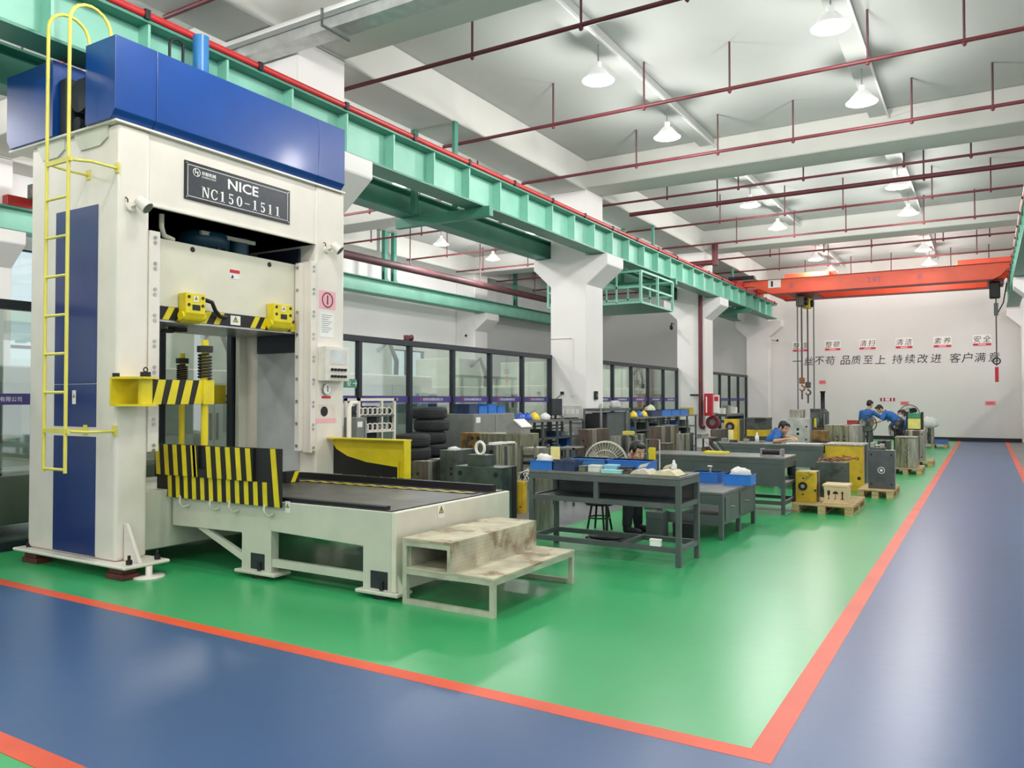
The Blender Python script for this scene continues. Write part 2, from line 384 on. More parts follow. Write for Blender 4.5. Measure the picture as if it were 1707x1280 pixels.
# inspection cage under runway
e = thing('inspection_cage', 'green steel cage platform hung below runway by pillar', 'platform', (-8.4, 19.2, 4.2))
ya, yb, xa, xb, za, zb = 18.3, 20.6, -9.9, -7.3, 4.02, 4.8
for x in (xa, xb):
    for y in (ya, (ya+yb)/2, yb): B(x-.03, x+.03, y-.03, y+.03, za, zb).build('post', GREEN, e)
    for z in (za, (za+zb)/2, zb): B(x-.02, x+.02, ya, yb, z-.025, z+.025).build('rail', GREEN, e)
for y in (ya, yb):
    for z in (za, (za+zb)/2, zb): B(xa, xb, y-.02, y+.02, z-.025, z+.025).build('rail', GREEN, e)
    for k in range(1, 4): B(xa+(xb-xa)*k/4-.02, xa+(xb-xa)*k/4+.02, y-.02, y+.02, za, zb).build('baluster', GREEN, e)
B(xa, xb, ya, yb, za-.03, za).build('deck', GREEND, e)
M().cyl((xb, ya+.2, zb), (xb-.4, ya+1.2, 4.958), .03, n=6).build('brace', GREEND, e)
M().cyl((xa, ya+.2, zb), (xa+.62, ya+1.2, 4.958), .03, n=6).build('brace', GREEND, e)

# ------------------------------------------------------------------ sprinkler pipes
def sprinkler(y, z, x0, x1, r, label, stubs=None, group='sprinkler pipes across the hall'):
    e = thing('sprinkler_pipe', label, 'pipe', (x0, y, z), group)
    M().cyl((x0, y, z), (x1, y, z), r, n=8).build('pipe', PIPE, e)
    s0 = None
    for x in stubs or []:
        if s0 is None:
            s0 = M().cyl((x, y, z+r*.5), (x, y, ZC-.004), .018, n=6).build('riser', PIPEG, e); sx = x
            h0 = M().lathe([(.0, -.02), (.03, 0), (.035, .03), (.02, .05), (0, .05)], (x, y, z-.03-r), n=8).build('clamp', PIPE, e)
        else: linkcopy(s0, 'riser', (x-sx, 0, 0), e); linkcopy(h0, 'clamp', (x-sx, 0, 0), e)
sx_ = [-6.5, -4.8, -3.38, -1.4, -.2, 1.4]
POS = ('first', 'middle', 'last'); BAYN = ('press', 'stacked tyres', 'far tool rack', 'orange crane')
for i, y in enumerate((0.3, 3.2, 6.2, 9.12, 12.2, 15.2, 18.0, 21.2, 24.15, 27.0, 30.0, 33.0)):
    r = .032 if y < 17 else .028
    sprinkler(y, 6.46, -8.9, 1.4, r, 'dark red sprinkler pipe, %s of three over the %s' % (POS[i % 3], BAYN[i//3]), [v+(.35 if i % 2 else 0) for v in sx_[:5]])
    if y > 6: sprinkler(y, 6.4, -17.0, -8.95, r, 'dark red sprinkler pipe beyond glass partition, %s of three beside the %s' % (POS[i % 3], BAYN[i//3]), [v+(.5 if i % 2 else 0) for v in (-15.8, -13.9, -12.3, -10.6)], 'sprinkler pipes in the left bay')
sprinkler(19.07, 6.42, -7.9, 1.4, .055, 'thick dark red sprinkler main between the ceiling lamps', [-5.6, -1.1], None)
e = thing('fire_pipe', 'red fire water riser pipe running down white pillar', 'pipe', (-7.6, 25.4, 0))
pts = [(-7.7, 24.15, 6.45), (-7.7, 24.5, 6.1), (-8.4, 25.0, 6.1), (-8.05, 25.42, 5.95), (-8.05, 25.42, 1.0)]
M().tube([(-8.05, 25.42, .75), (-8.05, 25.42, 6.1)], .07, 10).build('riser', PIPE, e)
M().tube([(-9.0, 25.42, 6.1), (-7.5, 25.42, 6.1)], .09, 10).build('header', PIPE, e); M().tube([(-7.55, 25.42, 6.0), (-7.55, 25.42, 6.7)], .1, 10).build('valve', PIPE, e)
M().tube([(-8.9, 25.42, 6.1), (-9.1, 25.42, 6.15), (-9.2, 25.42, 6.4)], .09, 10).build('elbow', PIPE, e)
M().tube([(-8.05, 25.42, .78), (-8.02, 25.42, .7), (-7.92, 25.42, .68)], .07, 10).build('elbow', PIPE, e)
M().cyl((-8.4, 25.4, 1.75), (-8.05, 25.42, 1.75), .03, n=6).build('valve_lever', BLK, e)
e = thing('air_duct_pipe', 'thick dark red pipe along the left bay above far girder', 'pipe', (-15.5, 5, 5.7))
M().cyl((-15.5, 9.6, 5.72), (-15.5, 34, 5.72), .12, n=12).build('pipe', mat('dark maroon lagging', (84, 52, 56), .6, 0, .1, 3), e)
for y in [11.5+4*k for k in range(6)]: M().cyl((-15.5, y, 5.8), (-15.5, y, ZC-.004), .02, n=6).build('hanger', PIPEG, e)
for px, nm in ((190, 0), (225, 1), (750, 2)):
    pass
for y in (19.86, 20.32, 28.23):
    e = thing('hanger_post', {19.86: 'green post on far left girder, paired with another by the maroon pipe', 20.32: 'second green post of the pair on far left girder', 28.23: 'lone green post on far left girder past the wall pillar'}[y], 'post', (-16.85, y, 5.48), 'posts on far left girder')
    B(-16.92, -16.78, y-.07, y+.07, 5.48, 7.15).build('post', GREEND, e); M().prism([(y-.07, 5.48), (y+.25, 5.48), (y-.07, 5.8)], 'x', -16.87, -16.83).build('gusset', GREEND, e)
# ventilation trunk by first pillar
e = thing('cable_trunking', 'galvanised cable trunking on brackets under beam above the press', 'trunking', (-6, 7.2, 6.3))
B(-10, 1.1, 7.22, 7.5, 6.28, 6.5).build('trunk', mat('galvanised sheet', (196, 198, 196), .35, .6, .06, 6), e)
B(-10, 1.1, 7.1, 7.2, 6.42, 6.48).build('conduit', COLM, e)
for x in (-9, -7, -4.8, -2.6, -.4):
    M().tube([(x, 7.54, 6.24), (x, 7.05, 6.24), (x, 7.05, 6.45)], .02, 4).build('bracket', BENCH, e)

# ------------------------------------------------------------------ lamps
ROWS = {-1.7: 'white cone lamp in row beside blue aisle', -5.05: 'white cone lamp in row above workbenches', -11.35: 'white cone lamp beyond pillars nearest glass',
        -14.7: 'white cone lamp beyond pillars by windows', 5.1: 'unseen white cone lamp right of aisle pillars'}
def lamp(x, y, lit=True):
    yb = 1 if y > 25.5 else 2 if y > 16 else 3 if y > 7 else 4 if y > -1 else 5
    late = min(((y-10.95) % 9.05), 9.05-((y-10.95) % 9.05)) > 1.5
    e = thing('high_bay_lamp', ROWS[x] + (', over the crane bay', ', over the far rack bay', ', over the tyre bay', ', over the press bay', ', over the entrance bay')[yb-1] + (' toward back wall' if late else ' toward entrance'), 'lamp', (x, y, 6.5), 'ceiling lamp row %d' % (list(ROWS).index(x)+1))
    M().lathe([(.05, .2), (.09, .18), (.2, .05), (.25, 0), (.245, .0), (.19, .045), (.08, .16), (0, .16)], (x, y, 6.5), n=24).build('shade', LAMPS, e)
    M().lathe([(0, -.035), (.12, -.03), (.2, -.012), (.238, .012), (.2, .02), (0, .02)], (x, y, 6.5), n=24).build('diffuser', LAMPE, e)
    M().cyl((x, y, 6.74), (x, y, 7.06), .012, n=6).build('hanger', STEEL, e); M().cyl((x, y, 6.68), (x, y, 6.78), .05, n=12).build('ballast', LAMPS, e)
    ld = bpy.data.lights.new('lamp_light', 'POINT'); ld.shadow_soft_size = .2; ld.energy = LAMP_W; ld.color = (1, .962, .945)
    l = bpy.data.objects.new('lamp_light', ld); COL.objects.link(l); l.parent = e; l.location = (0, 0, -.26)
for y in (-7.05, -4, 1.95, 5.0, 10.95, 14.0, 20.05, 23.1, 29.0, 32.1):
    for x in (-5.05, -1.7): lamp(x, y)
    if -5 < y < 25:
        for x in (-14.7, -11.35): lamp(x, y)
    if y > 0: lamp(5.1, y)  # row outside the view, kept for the light it gives the hall
# ------------------------------------------------------------------ hydraulic press
press = thing('hydraulic_press', 'tall white four-sided hydraulic press with royal blue crown and black nameplate', 'press', (-7.5, 5.7, 0))
XF = -6.75   # front (+x) face
YN = 4.25    # near (-y) face
def bolt(m, p, d, r=.014, h=.014): p = Vector(p); m.cyl(p, p+Vector(d)*h, r, n=8)
def warn(parent, c, U, V, w, h, name='warning_label', tri=True):
    """white sticker with a warning triangle"""
    U = Vector(U); V = Vector(V); N = U.cross(V); c = Vector(c)
    def quad(cc, ww, hh, nm, mt, par, off):
        a = cc + N*off; m = M(); p = [a-U*ww/2-V*hh/2, a+U*ww/2-V*hh/2, a+U*ww/2+V*hh/2, a-U*ww/2+V*hh/2]
        m.add(p + [q-N*.002 for q in p], [(0,1,2,3),(7,6,5,4),(0,4,5,1),(1,5,6,2),(2,6,7,3),(3,7,4,0)]); return m.build(nm, mt, par)
    s = quad(c, w, h, name, PAPER, parent, .003)
    if tri:
        t = min(w, h)*.36; a = c + N*.0045 + V*h*.1
        M().add([a-U*t-V*t*.8, a+U*t-V*t*.8, a+V*t], [(0,1,2)]).build('triangle', INK, s)
        b = a + N*.0008; k = .68
        M().add([b-U*t*k-V*t*.62, b+U*t*k-V*t*.62, b+V*t*.62], [(0,1,2)]).build('triangle', mat('label yellow', (228, 200, 60), .6, 0, 0), s)
        M().add([b+N*.0008+p for p in (-U*t*.12-V*t*.45, U*t*.12-V*t*.45, U*t*.16+V*t*.25, -U*t*.16+V*t*.25)], [(0,1,2,3)]).build('mark', INK, s)
    return s
col = B(-8.22, XF, YN, 4.57, .13, 4.13).build('left_column', WHITE, press, .035, 3)
rcol = B(-8.22, XF, 6.72, 7.2, .13, 4.13).build('right_column', WHITE, press, .035, 3)
hd = B(-8.2, XF-.02, 4.56, 6.73, 3.43, 4.13).build('header', WHITE, press, .008)
B(-8.2, XF+.0, 4.57, 6.72, 3.43, 3.46).build('header_lip', WHITE, hd, .006)
B(-8.56, XF+.03, 4.2, 7.18, 4.131, 4.15).build('crown_plate', WHITE, press)
for x0, x1 in ((-8.1, -7.6), (-7.45, -6.9)): M().prism([(x0, 4.13), (x1, 4.13), (x1-.0, 4.02), (x1-.12, 3.96), (x0+.12, 3.96)], 'y', YN-.02, YN).build('lifting_recess', BEDGREY, press)
bed = B(-8.15, XF-.12, 4.57, 6.72, .16, .72).build('bed', BEDGREY, press, .01)
# base plates, gussets, pads
for y0, y1 in ((4.16, 4.62), (6.7, 7.3)):
    bp = B(-8.32, -6.47, y0, y1, .1, .13).build('base_plate', WHITE, press, .01)
    for x, y in ((-6.55, y0+.1), (-6.55, y1-.08), (-8.2, y0+.1)):
        m = M().cyl((x, y, .13), (x, y, .17), .028, n=6).cyl((x, y, .17), (x, y, .21), .014, n=8); m.build('anchor_bolt', BLK, bp)
    M().prism([(-6.74, .13), (-6.5, .13), (-6.7, .47), (-6.74, .47)], 'y', (y0+y1)/2-.06, (y0+y1)/2-.03).build('gusset', WHITE, bp, .004)
    for x in (-8.05, -6.65):
        B(x-.13, x+.13, y0+.02, y0+.18, 0, .05).build('foot_pad', mat('rusty pad', (92, 44, 40), .7, .1, .15, 9), press, .006)
        B(x-.1, x+.1, y0+.03, y0+.17, .05, .1).build('foot_pad', mat('rusty pad', (92, 44, 40)), press, .006)
M().lathe([(0, 0), (.14, 0), (.13, .015), (.03, .02), (.03, .1), (0, .1)], (onZ(238, 964).x, onZ(238, 964).y+.06, 0), n=20).build('levelling_foot', WHITE, press)
# side panels
pa, pb = onY(88, 921, YN).x, onY(158, 935, YN).x
for nm, z0, z1 in (('side_panel', .15, 1.255), ('side_panel', 1.345, 1.745), ('side_panel', 1.75, 3.42)):
    B(pa, pb, YN-.006, YN+.01, z0, z1).build(nm, NAVY, press, .003)
p = onY(125, 662, YN); warn(press, (p.x, YN-.007, p.z), UX, UZ, .06, .13)
# crown boxes
def crown(x0, x1, y0, y1, seams):
    e = [y0] + seams + [y1]
    for i in range(len(e)-1):
        M().prism([(x0, 4.152), (x1-.07, 4.152), (x1, 4.23), (x1, 4.9), (x0, 4.9)], 'y', e[i]+.003, e[i+1]-.003).build('crown_cover', BLUE, press, .004)
crown(-7.16, -6.69, 4.17, 7.14, [onX(262, 100, -6.69).y, onX(532, 280, -6.69).y])
M().prism([(-7.72, 4.152), (-7.72, 4.9), (-8.57, 4.9), (-8.57, 4.24), (-8.5, 4.152)], 'y', 4.18, 7.1).build('crown_cover', BLUE, press, .004)
tk = B(-7.70, -7.2, 4.42, 6.9, 4.152, 4.8).build('oil_tank', DARKIN, press, .02)
M().cyl((-7.42, 4.27, 4.52), (-7.42, 4.42, 4.52), .16, n=20).build('pump_motor', DARKIN, press)
B(-7.71, -7.6, 4.24, 4.42, 4.152, 4.72).build('motor_frame', DARKIN, press, .01)
M().cyl((-7.52, 4.3, 4.27), (-7.52, 4.42, 4.27), .07, n=16).build('pump', DARKIN, press)
M().tube([(-7.3, 4.4, 4.16), (-7.3, 4.35, 4.4), (-7.4, 4.36, 4.7), (-7.5, 4.4, 4.85)], .012, 6).build('hose', BLK, press)
M().tube([(-7.24, 4.38, 4.16), (-7.23, 4.33, 4.5), (-7.26, 4.4, 4.86)], .01, 6).build('hose', BLK, press)
m = M().cb((-7.3, 4.6, 4.93), (.1, .1, .08)).cyl((-7.3, 4.6, 4.95), (-7.3, 4.6, 5.06), .02); m.build('valve_block', BLK, press)
for px, pt, xx, r in ((335, 62, -7.35, .085),):
    q = onX(px, pt, xx); M().cyl((xx, q.y, 4.8), (xx, q.y, q.z), r, n=20).build('accumulator', mat('accumulator blue', (48, 120, 180), .35, 0, .04), press)
    M().cyl((xx, q.y, 4.8), (xx, q.y, 4.95), r*1.3, n=20).build('accumulator_base', mat('accumulator blue', (48, 120, 180)), press)
q = onX(283, 60, -7.3); M().tube([(-7.3, q.y, 4.8), (-7.3, q.y, q.z-.08), (-7.3, q.y+.03, q.z-.02), (-7.3, q.y+.1, q.z), (-7.3, q.y+.16, q.z-.03), (-7.3, q.y+.16, 4.8)], .015, 8).build('breather_pipe', BLK, press)
# nameplate
ya, yb, za, zb = 4.945, 6.315, 3.59, 3.972; xs = XF-.018
pl = B(xs, xs+.012, ya, yb, za, zb).build('nameplate', mat('nameplate edge', (20, 21, 24), .35), press)
B(xs, xs+.0135, ya+.018, yb-.018, za+.018, zb-.018).build('plate_face', SIGNB, pl)
g, w = .032, .005; x2 = xs+.0135
for a in ((ya+g, yb-g, za+g, za+g+w), (ya+g, yb-g, zb-g-w, zb-g), (ya+g, ya+g+w, za+g, zb-g), (yb-g-w, yb-g, za+g, zb-g)): B(x2, x2+.001, *a).build('border', WPRINT, pl)
for y in (ya+.022, yb-.022):
    for z in (za+.022, zb-.022): M().cyl((x2, y, z), (x2+.002, y, z), .008, n=8).build('rivet', STEEL, pl)
text('NICE', 'lettering', WPRINT, (x2+.002, (ya+yb)/2+.03, za+.262), UY, UZ, width=.40, height=.108, parent=pl, bold=.018)
# serif model number drawn with the plain face plus serifs
def glyph(ch):
    m = M()
    def box2(u0, u1, v0, v1): m.add([(u0, v0, 0), (u1, v0, 0), (u1, v1, 0), (u0, v1, 0)], [(0, 1, 2, 3)])
    def quad2(*p): m.add([(a, b, 0) for a, b in p], [tuple(range(len(p)))])
    def ring(cx, cy, rx, ry, qx, qy, a0, a1, n=20):
        v = []
        for i in range(n+1):
            t = math.radians(a0+(a1-a0)*i/n); v += [(cx+rx*math.cos(t), cy+ry*math.sin(t), 0), (cx+qx*math.cos(t), cy+qy*math.sin(t), 0)]
        m.add(v, [(2*i, 2*i+2, 2*i+3, 2*i+1) for i in range(n)])
    if ch == 'N': box2(.09, .18, 0, 1); box2(.61, .7, 0, 1); quad2((.09, 1), (.27, 1), (.7, 0), (.56, 0)); box2(0, .22, .95, 1); box2(.02, .27, 0, .05); box2(.52, .8, .95, 1)
    elif ch == 'C': ring(.4, .5, .36, .5, .21, .42, 40, 320); box2(.63, .69, .66, .95); box2(.63, .69, .12, .3)
    elif ch == '1': box2(.26, .44, 0, 1); quad2((.28, 1), (.28, .88), (.14, .8), (.14, .85)); box2(.12, .58, 0, .06)
    elif ch == '5': box2(.16, .58, .88, 1); box2(.16, .24, .5, .92); ring(.34, .32, .27, .32, .11, .23, 140, -150)
    elif ch == '0': ring(.38, .5, .3, .5, .13, .42, 0, 360, 28)
    else: box2(.08, .62, .42, .5)
    return m
for i, ch in enumerate('NC150-1511'):
    m = glyph(ch); uw, vh = .122, .108; y00 = (ya+yb)/2+.03-.52+i*.1055
    m.v = [(x2+.002, y00+u*uw, za+.055+v*vh) for u, v, _ in m.v]; m.build('numeral', WPRINT, pl)
text('好耐机械', 'lettering', WPRINT, (x2+.002, ya+.28, zb-.088), UY, UZ, width=.17, parent=pl, bold=.01)
text('HOMEMACHINE', 'lettering', WPRINT, (x2+.002, ya+.28, zb-.125), UY, UZ, width=.17, parent=pl)
cc = (x2+.002, ya+.135, zb-.095)
M().tube([(cc[0], cc[1]+.04*math.cos(t), cc[2]+.04*math.sin(t)) for t in [2*PI*i/20 for i in range(20)]], .004, 6, True).build('emblem', WPRINT, pl)
m = M()
for dy, z0, z1 in ((-.014, -.012, .03), (.014, -.03, .012)): m.box(cc[0], cc[0]+.001, cc[1]+dy-.005, cc[1]+dy+.005, cc[2]+z0, cc[2]+z1)
m.box(cc[0], cc[0]+.001, cc[1]-.014, cc[1]+.014, cc[2]-.004, cc[2]+.004); m.build('emblem', WPRINT, pl)
# slide (ram)
sx = -6.95
sl = B(-8.0, sx, 4.8, 6.64, 2.52, 3.19).build('slide', mat('slide cream paint', (222, 219, 200), .4, 0, .02, 3), press, .006)
for px, py in ((321, 416), (449, 441)):
    q = onX(px, py, sx); M().cyl((sx-.02, q.y, q.z), (sx+.003, q.y, q.z), .028, n=16).build('hole', BLK, sl)
q = onX(391, 457, sx); lb = B(sx, sx+.003, q.y-.065, q.y+.065, q.z-.055, q.z+.045).build('warning_label', PAPER, sl); B(sx+.003, sx+.005, q.y-.065, q.y+.065, q.z+.01, q.z+.045).build('red_band', REDP, lb)
M().add([(sx+.004, q.y-.05, q.z-.045), (sx+.004, q.y-.01, q.z-.045), (sx+.004, q.y-.03, q.z-.008)], [(0,1,2)]).build('triangle', INK, lb)
band = B(-8.0, sx+.01, 4.8, 6.64, 2.39, 2.522).build('hazard_band', BLK, press, .003)
for i, y in enumerate((4.84, 5.0, 5.28, 5.44, 5.92, 6.06, 6.2, 6.34, 6.5)):
    M().prism([(y, 2.392), (y+.07, 2.392), (y+.14, 2.52), (y+.07, 2.52)], 'x', sx+.01, sx+.0125).build('stripe', YEL, band)
warn(band, (sx+.011, 5.72, 2.455), UY, UZ, .13, .1)
B(-8.0, sx, 4.82, 6.62, 2.37, 2.39).build('ram_plate', STEEL, press)
# clamps
for px0, py0, px1 in ((303, 487, 342), (450, 505, 487)):
    a = onX(px0+6, py0, sx+.12); b = onX(px1, py0, sx+.12); y0, y1 = a.y, b.y; zt = a.z
    k = M().prism([(sx+.01, zt), (sx+.13, zt), (sx+.13, zt-.2), (sx+.1, zt-.27), (sx+.04, zt-.3), (sx+.01, zt-.28)], 'y', y0, y1).build('die_clamp', YEL, press, .008, 2)
    M().cyl((sx+.07, y0-.02, zt-.23), (sx+.07, y1+.02, zt-.23), .045, n=16).build('pin', YEL, k)
    B(sx+.128, sx+.134, (y0+y1)/2-.04, (y0+y1)/2+.05, zt-.17, zt-.115).build('slot', BLK, k)
    for y in (y0+.035, y1-.035):
        for z in (zt-.04, zt-.12): M().cyl((sx+.13, y, z), (sx+.136, y, z), .016, n=10).build('bolt', BLK, k)
    warn(k, (sx+.131, (y0+y1)/2, zt-.055), UY, UZ, .06, .06)
    yc = y1
q = onX(342, 500, sx+.08); M().tube([(sx+.08, q.y, q.z), (sx+.1, q.y+.07, q.z-.02), (sx+.1, q.y+.11, q.z-.1), (sx+.06, q.y+.2, q.z-.15), (sx+.03, q.y+.3, q.z-.15)], .022, 10).build('hose', BLK, press)
# guide bars
def guide(y0, y1, x0, x1, z0, z1, n, face):
    gbar = B(x0, x1, y0, y1, z0, z1).build('guide_bar', WHITE, press, .004)
    m = M()
    for i in range(n):
        z = z0+.06+(z1-z0-.12)*i/(n-1)
        if face == 'x': m.cyl((x1, (y0+y1)/2, z), (x1+.01, (y0+y1)/2, z), .016, n=10); m.cyl((x1, (y0+y1)/2, z-.05), (x1+.006, (y0+y1)/2, z-.05), .018, n=10)
        else: m.cyl(((x0+x1)/2, y0-.008, z), ((x0+x1)/2, y0, z), .02, n=10)
    tag(m.build('bolt', STEEL, gbar), kind='stuff')
guide(4.565, 4.675, -6.95, XF+.01, 1.11, 3.2, 9, 'x')
guide(6.565, 6.63, -6.93, -6.85, 1.0, 3.2, 9, 'y')
guide(6.632, 6.722, -6.93, XF+.012, .98, 3.22, 9, 'x')
# cylinders above the slide
q = onX(345, 395, -7.35); M().lathe([(0, 3.19), (.2, 3.19), (.2, 3.26), (.27, 3.26), (.27, 3.40), (.24, 3.43), (0, 3.43)], (-7.4, q.y, 0), n=28).build('main_cylinder', TEALM, press)
m = M()
for k in range(10): m.cb((-7.4+.235*math.cos(2*PI*k/10), q.y+.235*math.sin(2*PI*k/10), 3.25), (.03, .03, .03))
tag(m.build('cylinder_bolt', TEALM, press), kind='stuff')
q = onX(398, 400, -7.3); M().cyl((-7.3, q.y, 3.19), (-7.3, q.y, 3.43), .11, n=20).build('side_cylinder', TEALM, press)
B(-7.2, -7.16, q.y-.6, q.y+.12, 3.37, 3.41).build('tie_bar', BEDGREY, press)
M().tube([(-6.95, 4.83, 3.43), (-6.95, 4.83, 3.3), (-6.98, 4.88, 3.23), (-7.0, 5.0, 3.21)], .025, 8).build('oil_pipe', BEDGREY, press)
B(-8.18, -8.15, 4.57, 6.72, 2.9, 3.43).build('rear_cover', DARKIN, press)
# inside of the right column
B(-7.72, -7.0, 6.7, 6.722, .73, 2.16).build('inner_panel', mat('inner panel grey', (176, 180, 182), .45, 0, .03), press, .003)
B(-7.72, -7.0, 6.69, 6.722, 2.165, 3.4).build('inner_panel', mat('inner panel navy', (36, 42, 58), .45, 0, .03), press, .003)
B(-8.1, -8.02, 6.55, 6.72, .9, 3.2).build('rear_guide', FRAME, press, .004); B(-8.0, -7.93, 6.6, 6.72, .9, 3.2).build('rear_guide', BEDGREY, press, .004)
B(-8.2, -8.1, 4.57, 4.68, .73, 3.2).build('rear_guide', FRAME, press, .004)
# swing arms with spring posts
def arm(x, sgn, y0, y1, pst, ztop, bracket=True):
    a = B(x-.03, x+.03, y0, y1, 1.555, 1.785).build('swing_arm', BLK if bracket else YEL, press, .004)
    if bracket:
        for k in range(5):
            y = y0+.02+k*.145
            M().prism([(y, 1.557), (min(y+.085, y1), 1.557), (min(y+.135, y1), 1.783), (min(y+.06, y1), 1.783)], 'x', x+.03, x+.033).build('stripe', YEL, a)
        for z in (1.54, 1.785): M().prism([(XF-.01, 4.2), (XF+.12, 4.17), (x+.1, 4.28), (x+.1, 4.42), (x, 4.46), (XF-.01, 4.46)], 'z', z, z+.02).build('hinge_plate', YEL, a)
        B(XF-.005, XF+.02, 4.19, 4.46, 1.54, 1.80).build('hinge_plate', YEL, a)
        M().cyl((x+.0, 4.37, 1.56), (x+.0, 4.37, 1.785), .06, n=16).build('hinge_barrel', YEL, a)
        M().cyl((x+.0, 4.37, 1.805), (x+.0, 4.37, 1.85), .045, n=10).build('hinge_nut', BLK, a)
        M().tube([(x, 4.37+.02*math.cos(t), 1.87+.02*math.sin(t)) for t in [2*PI*i/10 for i in range(10)]], .006, 6, True).build('eye', BLK, a)
        B(XF, XF+.05, 4.21, 4.25, 1.8, 1.84).build('limit_switch', BLK, a)
        B(x-.05, x+.05, pst-.05, y1+.01, 1.555, 1.79).build('arm_end', YEL, a)
    M().cyl((x, pst, .97), (x, pst, ztop), .034, n=14).build('post', YEL, a)
    pts = [(x+.058*math.cos(t), pst+.058*math.sin(t), 1.8+(ztop-1.94)*t/(2*PI*8)) for t in [2*PI*8*i/96 for i in range(97)]]
    M().tube(pts, .011, 6).build('spring', BLK, a)
    M().cyl((x, pst, ztop-.12), (x, pst, ztop-.06), .075, n=16).build('spring_cap', BLK, a)
arm(-6.5, 1, 4.4, 5.06, 5.0, 2.18)
arm(-8.35, -1, 6.0, 6.72, 6.1, 2.16, False)
m = M().box(-7.5, -7.38, 5.3, 5.45, 2.33, 2.37).box(-7.48, -7.4, 5.2, 5.3, 2.31, 2.35); m.build('ejector_block', BLK, press)
# right column fittings
a = onX(529, 566, XF); b = onX(573, 626, XF); xb_ = XF+.13
cb = B(XF, xb_, 6.76, 7.16, 1.82, 2.23).build('control_box', mat('control box cream', (224, 222, 212), .45), press, .006)
B(xb_, xb_+.004, 6.80, 7.12, 1.84, 2.21).build('front_plate', WHITE, cb)
B(xb_+.004, xb_+.008, 6.83, 7.10, 2.02, 2.19).build('screen', mat('screen film', (206, 210, 210), .15), cb)
for r in range(2):
    for k in range(5): M().cyl((xb_+.004, 6.85+.055*k, 1.955-.08*r), (xb_+.028, 6.85+.055*k, 1.955-.08*r), .017, n=10).build('button', BLK, cb)
q = onX(543, 649, XF); gz = M().cyl((XF, q.y, q.z), (XF+.03, q.y, q.z), .07, n=24).build('pressure_gauge', STEEL, press); M().cyl((XF+.03, q.y, q.z), (XF+.032, q.y, q.z), .06, n=24).build('dial', PAPER, gz)
B(XF+.032, XF+.034, q.y-.006, q.y+.006, q.z-.03, q.z+.045).build('needle', INK, gz)
def sheet(px0, py0, px1, py1, mt, nm, par=None):
    a = onX(px0, py0, XF); b = onX(px1, py1, XF); return B(XF, XF+.003, a.y, b.y, b.z, a.z).build(nm, mt, par or press), a, b
ps, a, b = sheet(532, 483, 559, 517, PINK, 'number_sheet')
cy, cz = (a.y+b.y)/2, (a.z+b.z)/2
M().tube([(XF+.004, cy+.085*math.cos(t), cz+.085*math.sin(t)) for t in [2*PI*i/28 for i in range(28)]], .006, 6, True).build('number_ring', INK, ps)
text('1', 'lettering', INK, (XF+.005, cy, cz), UY, UZ, height=.11, parent=ps)
wsht, a, b = sheet(533, 519, 556, 563, PAPER, 'notice_sheet')
for k in range(9): B(XF+.003, XF+.004, a.y+.03, b.y-.03-.03*(k % 3), a.z-.04-k*.025, a.z-.033-k*.025).build('text_line', mat('grey print', (150, 150, 152), .7), wsht)
sheet(536, 660, 551, 664, REDP, 'red_label')
ds, a, b = sheet(531, 674, 558, 697, mat('label cream', (226, 216, 206), .7), 'dial_label')
M().cyl((XF+.003, a.y+.09, (a.z+b.z)/2), (XF+.005, a.y+.09, (a.z+b.z)/2), .06, n=20).build('disc', BLK, ds)
sheet(527, 698, 560, 704, PINK, 'pink_strip')
M().tube([(XF+.03, 7.26, .75), (XF+.03, 7.26, 1.5), (XF+.03, 7.3, 1.56), (XF+.03, 7.4, 1.56)], .03, 8).build('white_conduit', WHITE, press)
# spotlights
for px, py in ((235, 345), (558, 416)):
    q = onX(px, py, XF+.08)
    s = M().cyl((XF, q.y-.06, q.z), (XF+.03, q.y-.06, q.z), .045, n=14).build('spotlight', WHITE, press)
    M().tube([(XF+.02, q.y-.06, q.z), (XF+.07, q.y-.04, q.z+.02), (XF+.1, q.y, q.z+.01)], .014, 6).build('neck', WHITE, s)
    d = Vector((.6, .35, -.6)).normalized(); c0 = Vector((XF+.1, q.y, q.z+.03))
    M().cyl(c0-d*.05, c0+d*.07, .05, .062, n=16).build('lamp_head', WHITE, s); M().cyl(c0+d*.071, c0+d*.074, .052, n=16).build('lens', BENCH, s)
    M().tube([(XF+.01, q.y-.08, q.z), (XF+.03, q.y-.1, q.z+.06), (XF+.0, q.y-.1, q.z+.08)], .006, 6).build('cable', BLK, s)
# ladder
YLD = 3.88; xl, xr = onY(73, 720, YLD).x, onY(109, 720, YLD).x
lad = None; r = .016
for i, x in enumerate((xl, xr)):
    zt = onY(128, -9, YLD).z-.19
    pts = [(x, YLD, .955), (x, YLD, zt)] + [(x, YLD+.19-.19*math.cos(t), zt+.19*math.sin(t)) for t in [PI*j/10 for j in range(1, 11)]] + [(x, YLD+.38, 4.16 if i == 0 else 4.9)]
    rl = M().tube(pts, r, 10).build('ladder' if i == 0 else 'rail', LADY, lad or press)
    if lad is None: lad = rl
for py in (332, 396, 461, 526, 590, 654, 718, 782):
    z = onY(90, py, YLD).z; M().cyl((xl, YLD, z), (xr, YLD, z), .013, n=8).build('rung', LADY, lad)
for z in (onY(90, 272, YLD).z, onY(90, 718, YLD).z):
    B(xl, xr+.05, YLD-.012, YLD+.012, z-.02, z+.02).build('mount_bar', LADY, lad)
    for x in (xl+.03, xr+.14):
        M().tube([(min(x, xr), YLD, z), (x, YLD+.12, z-.01), (x, YN, z-.01)], .013, 6).build('mount_strut', LADY, lad); B(x-.03, x+.03, YN-.012, YN, z-.05, z+.04).build('mount_foot', LADY, lad)
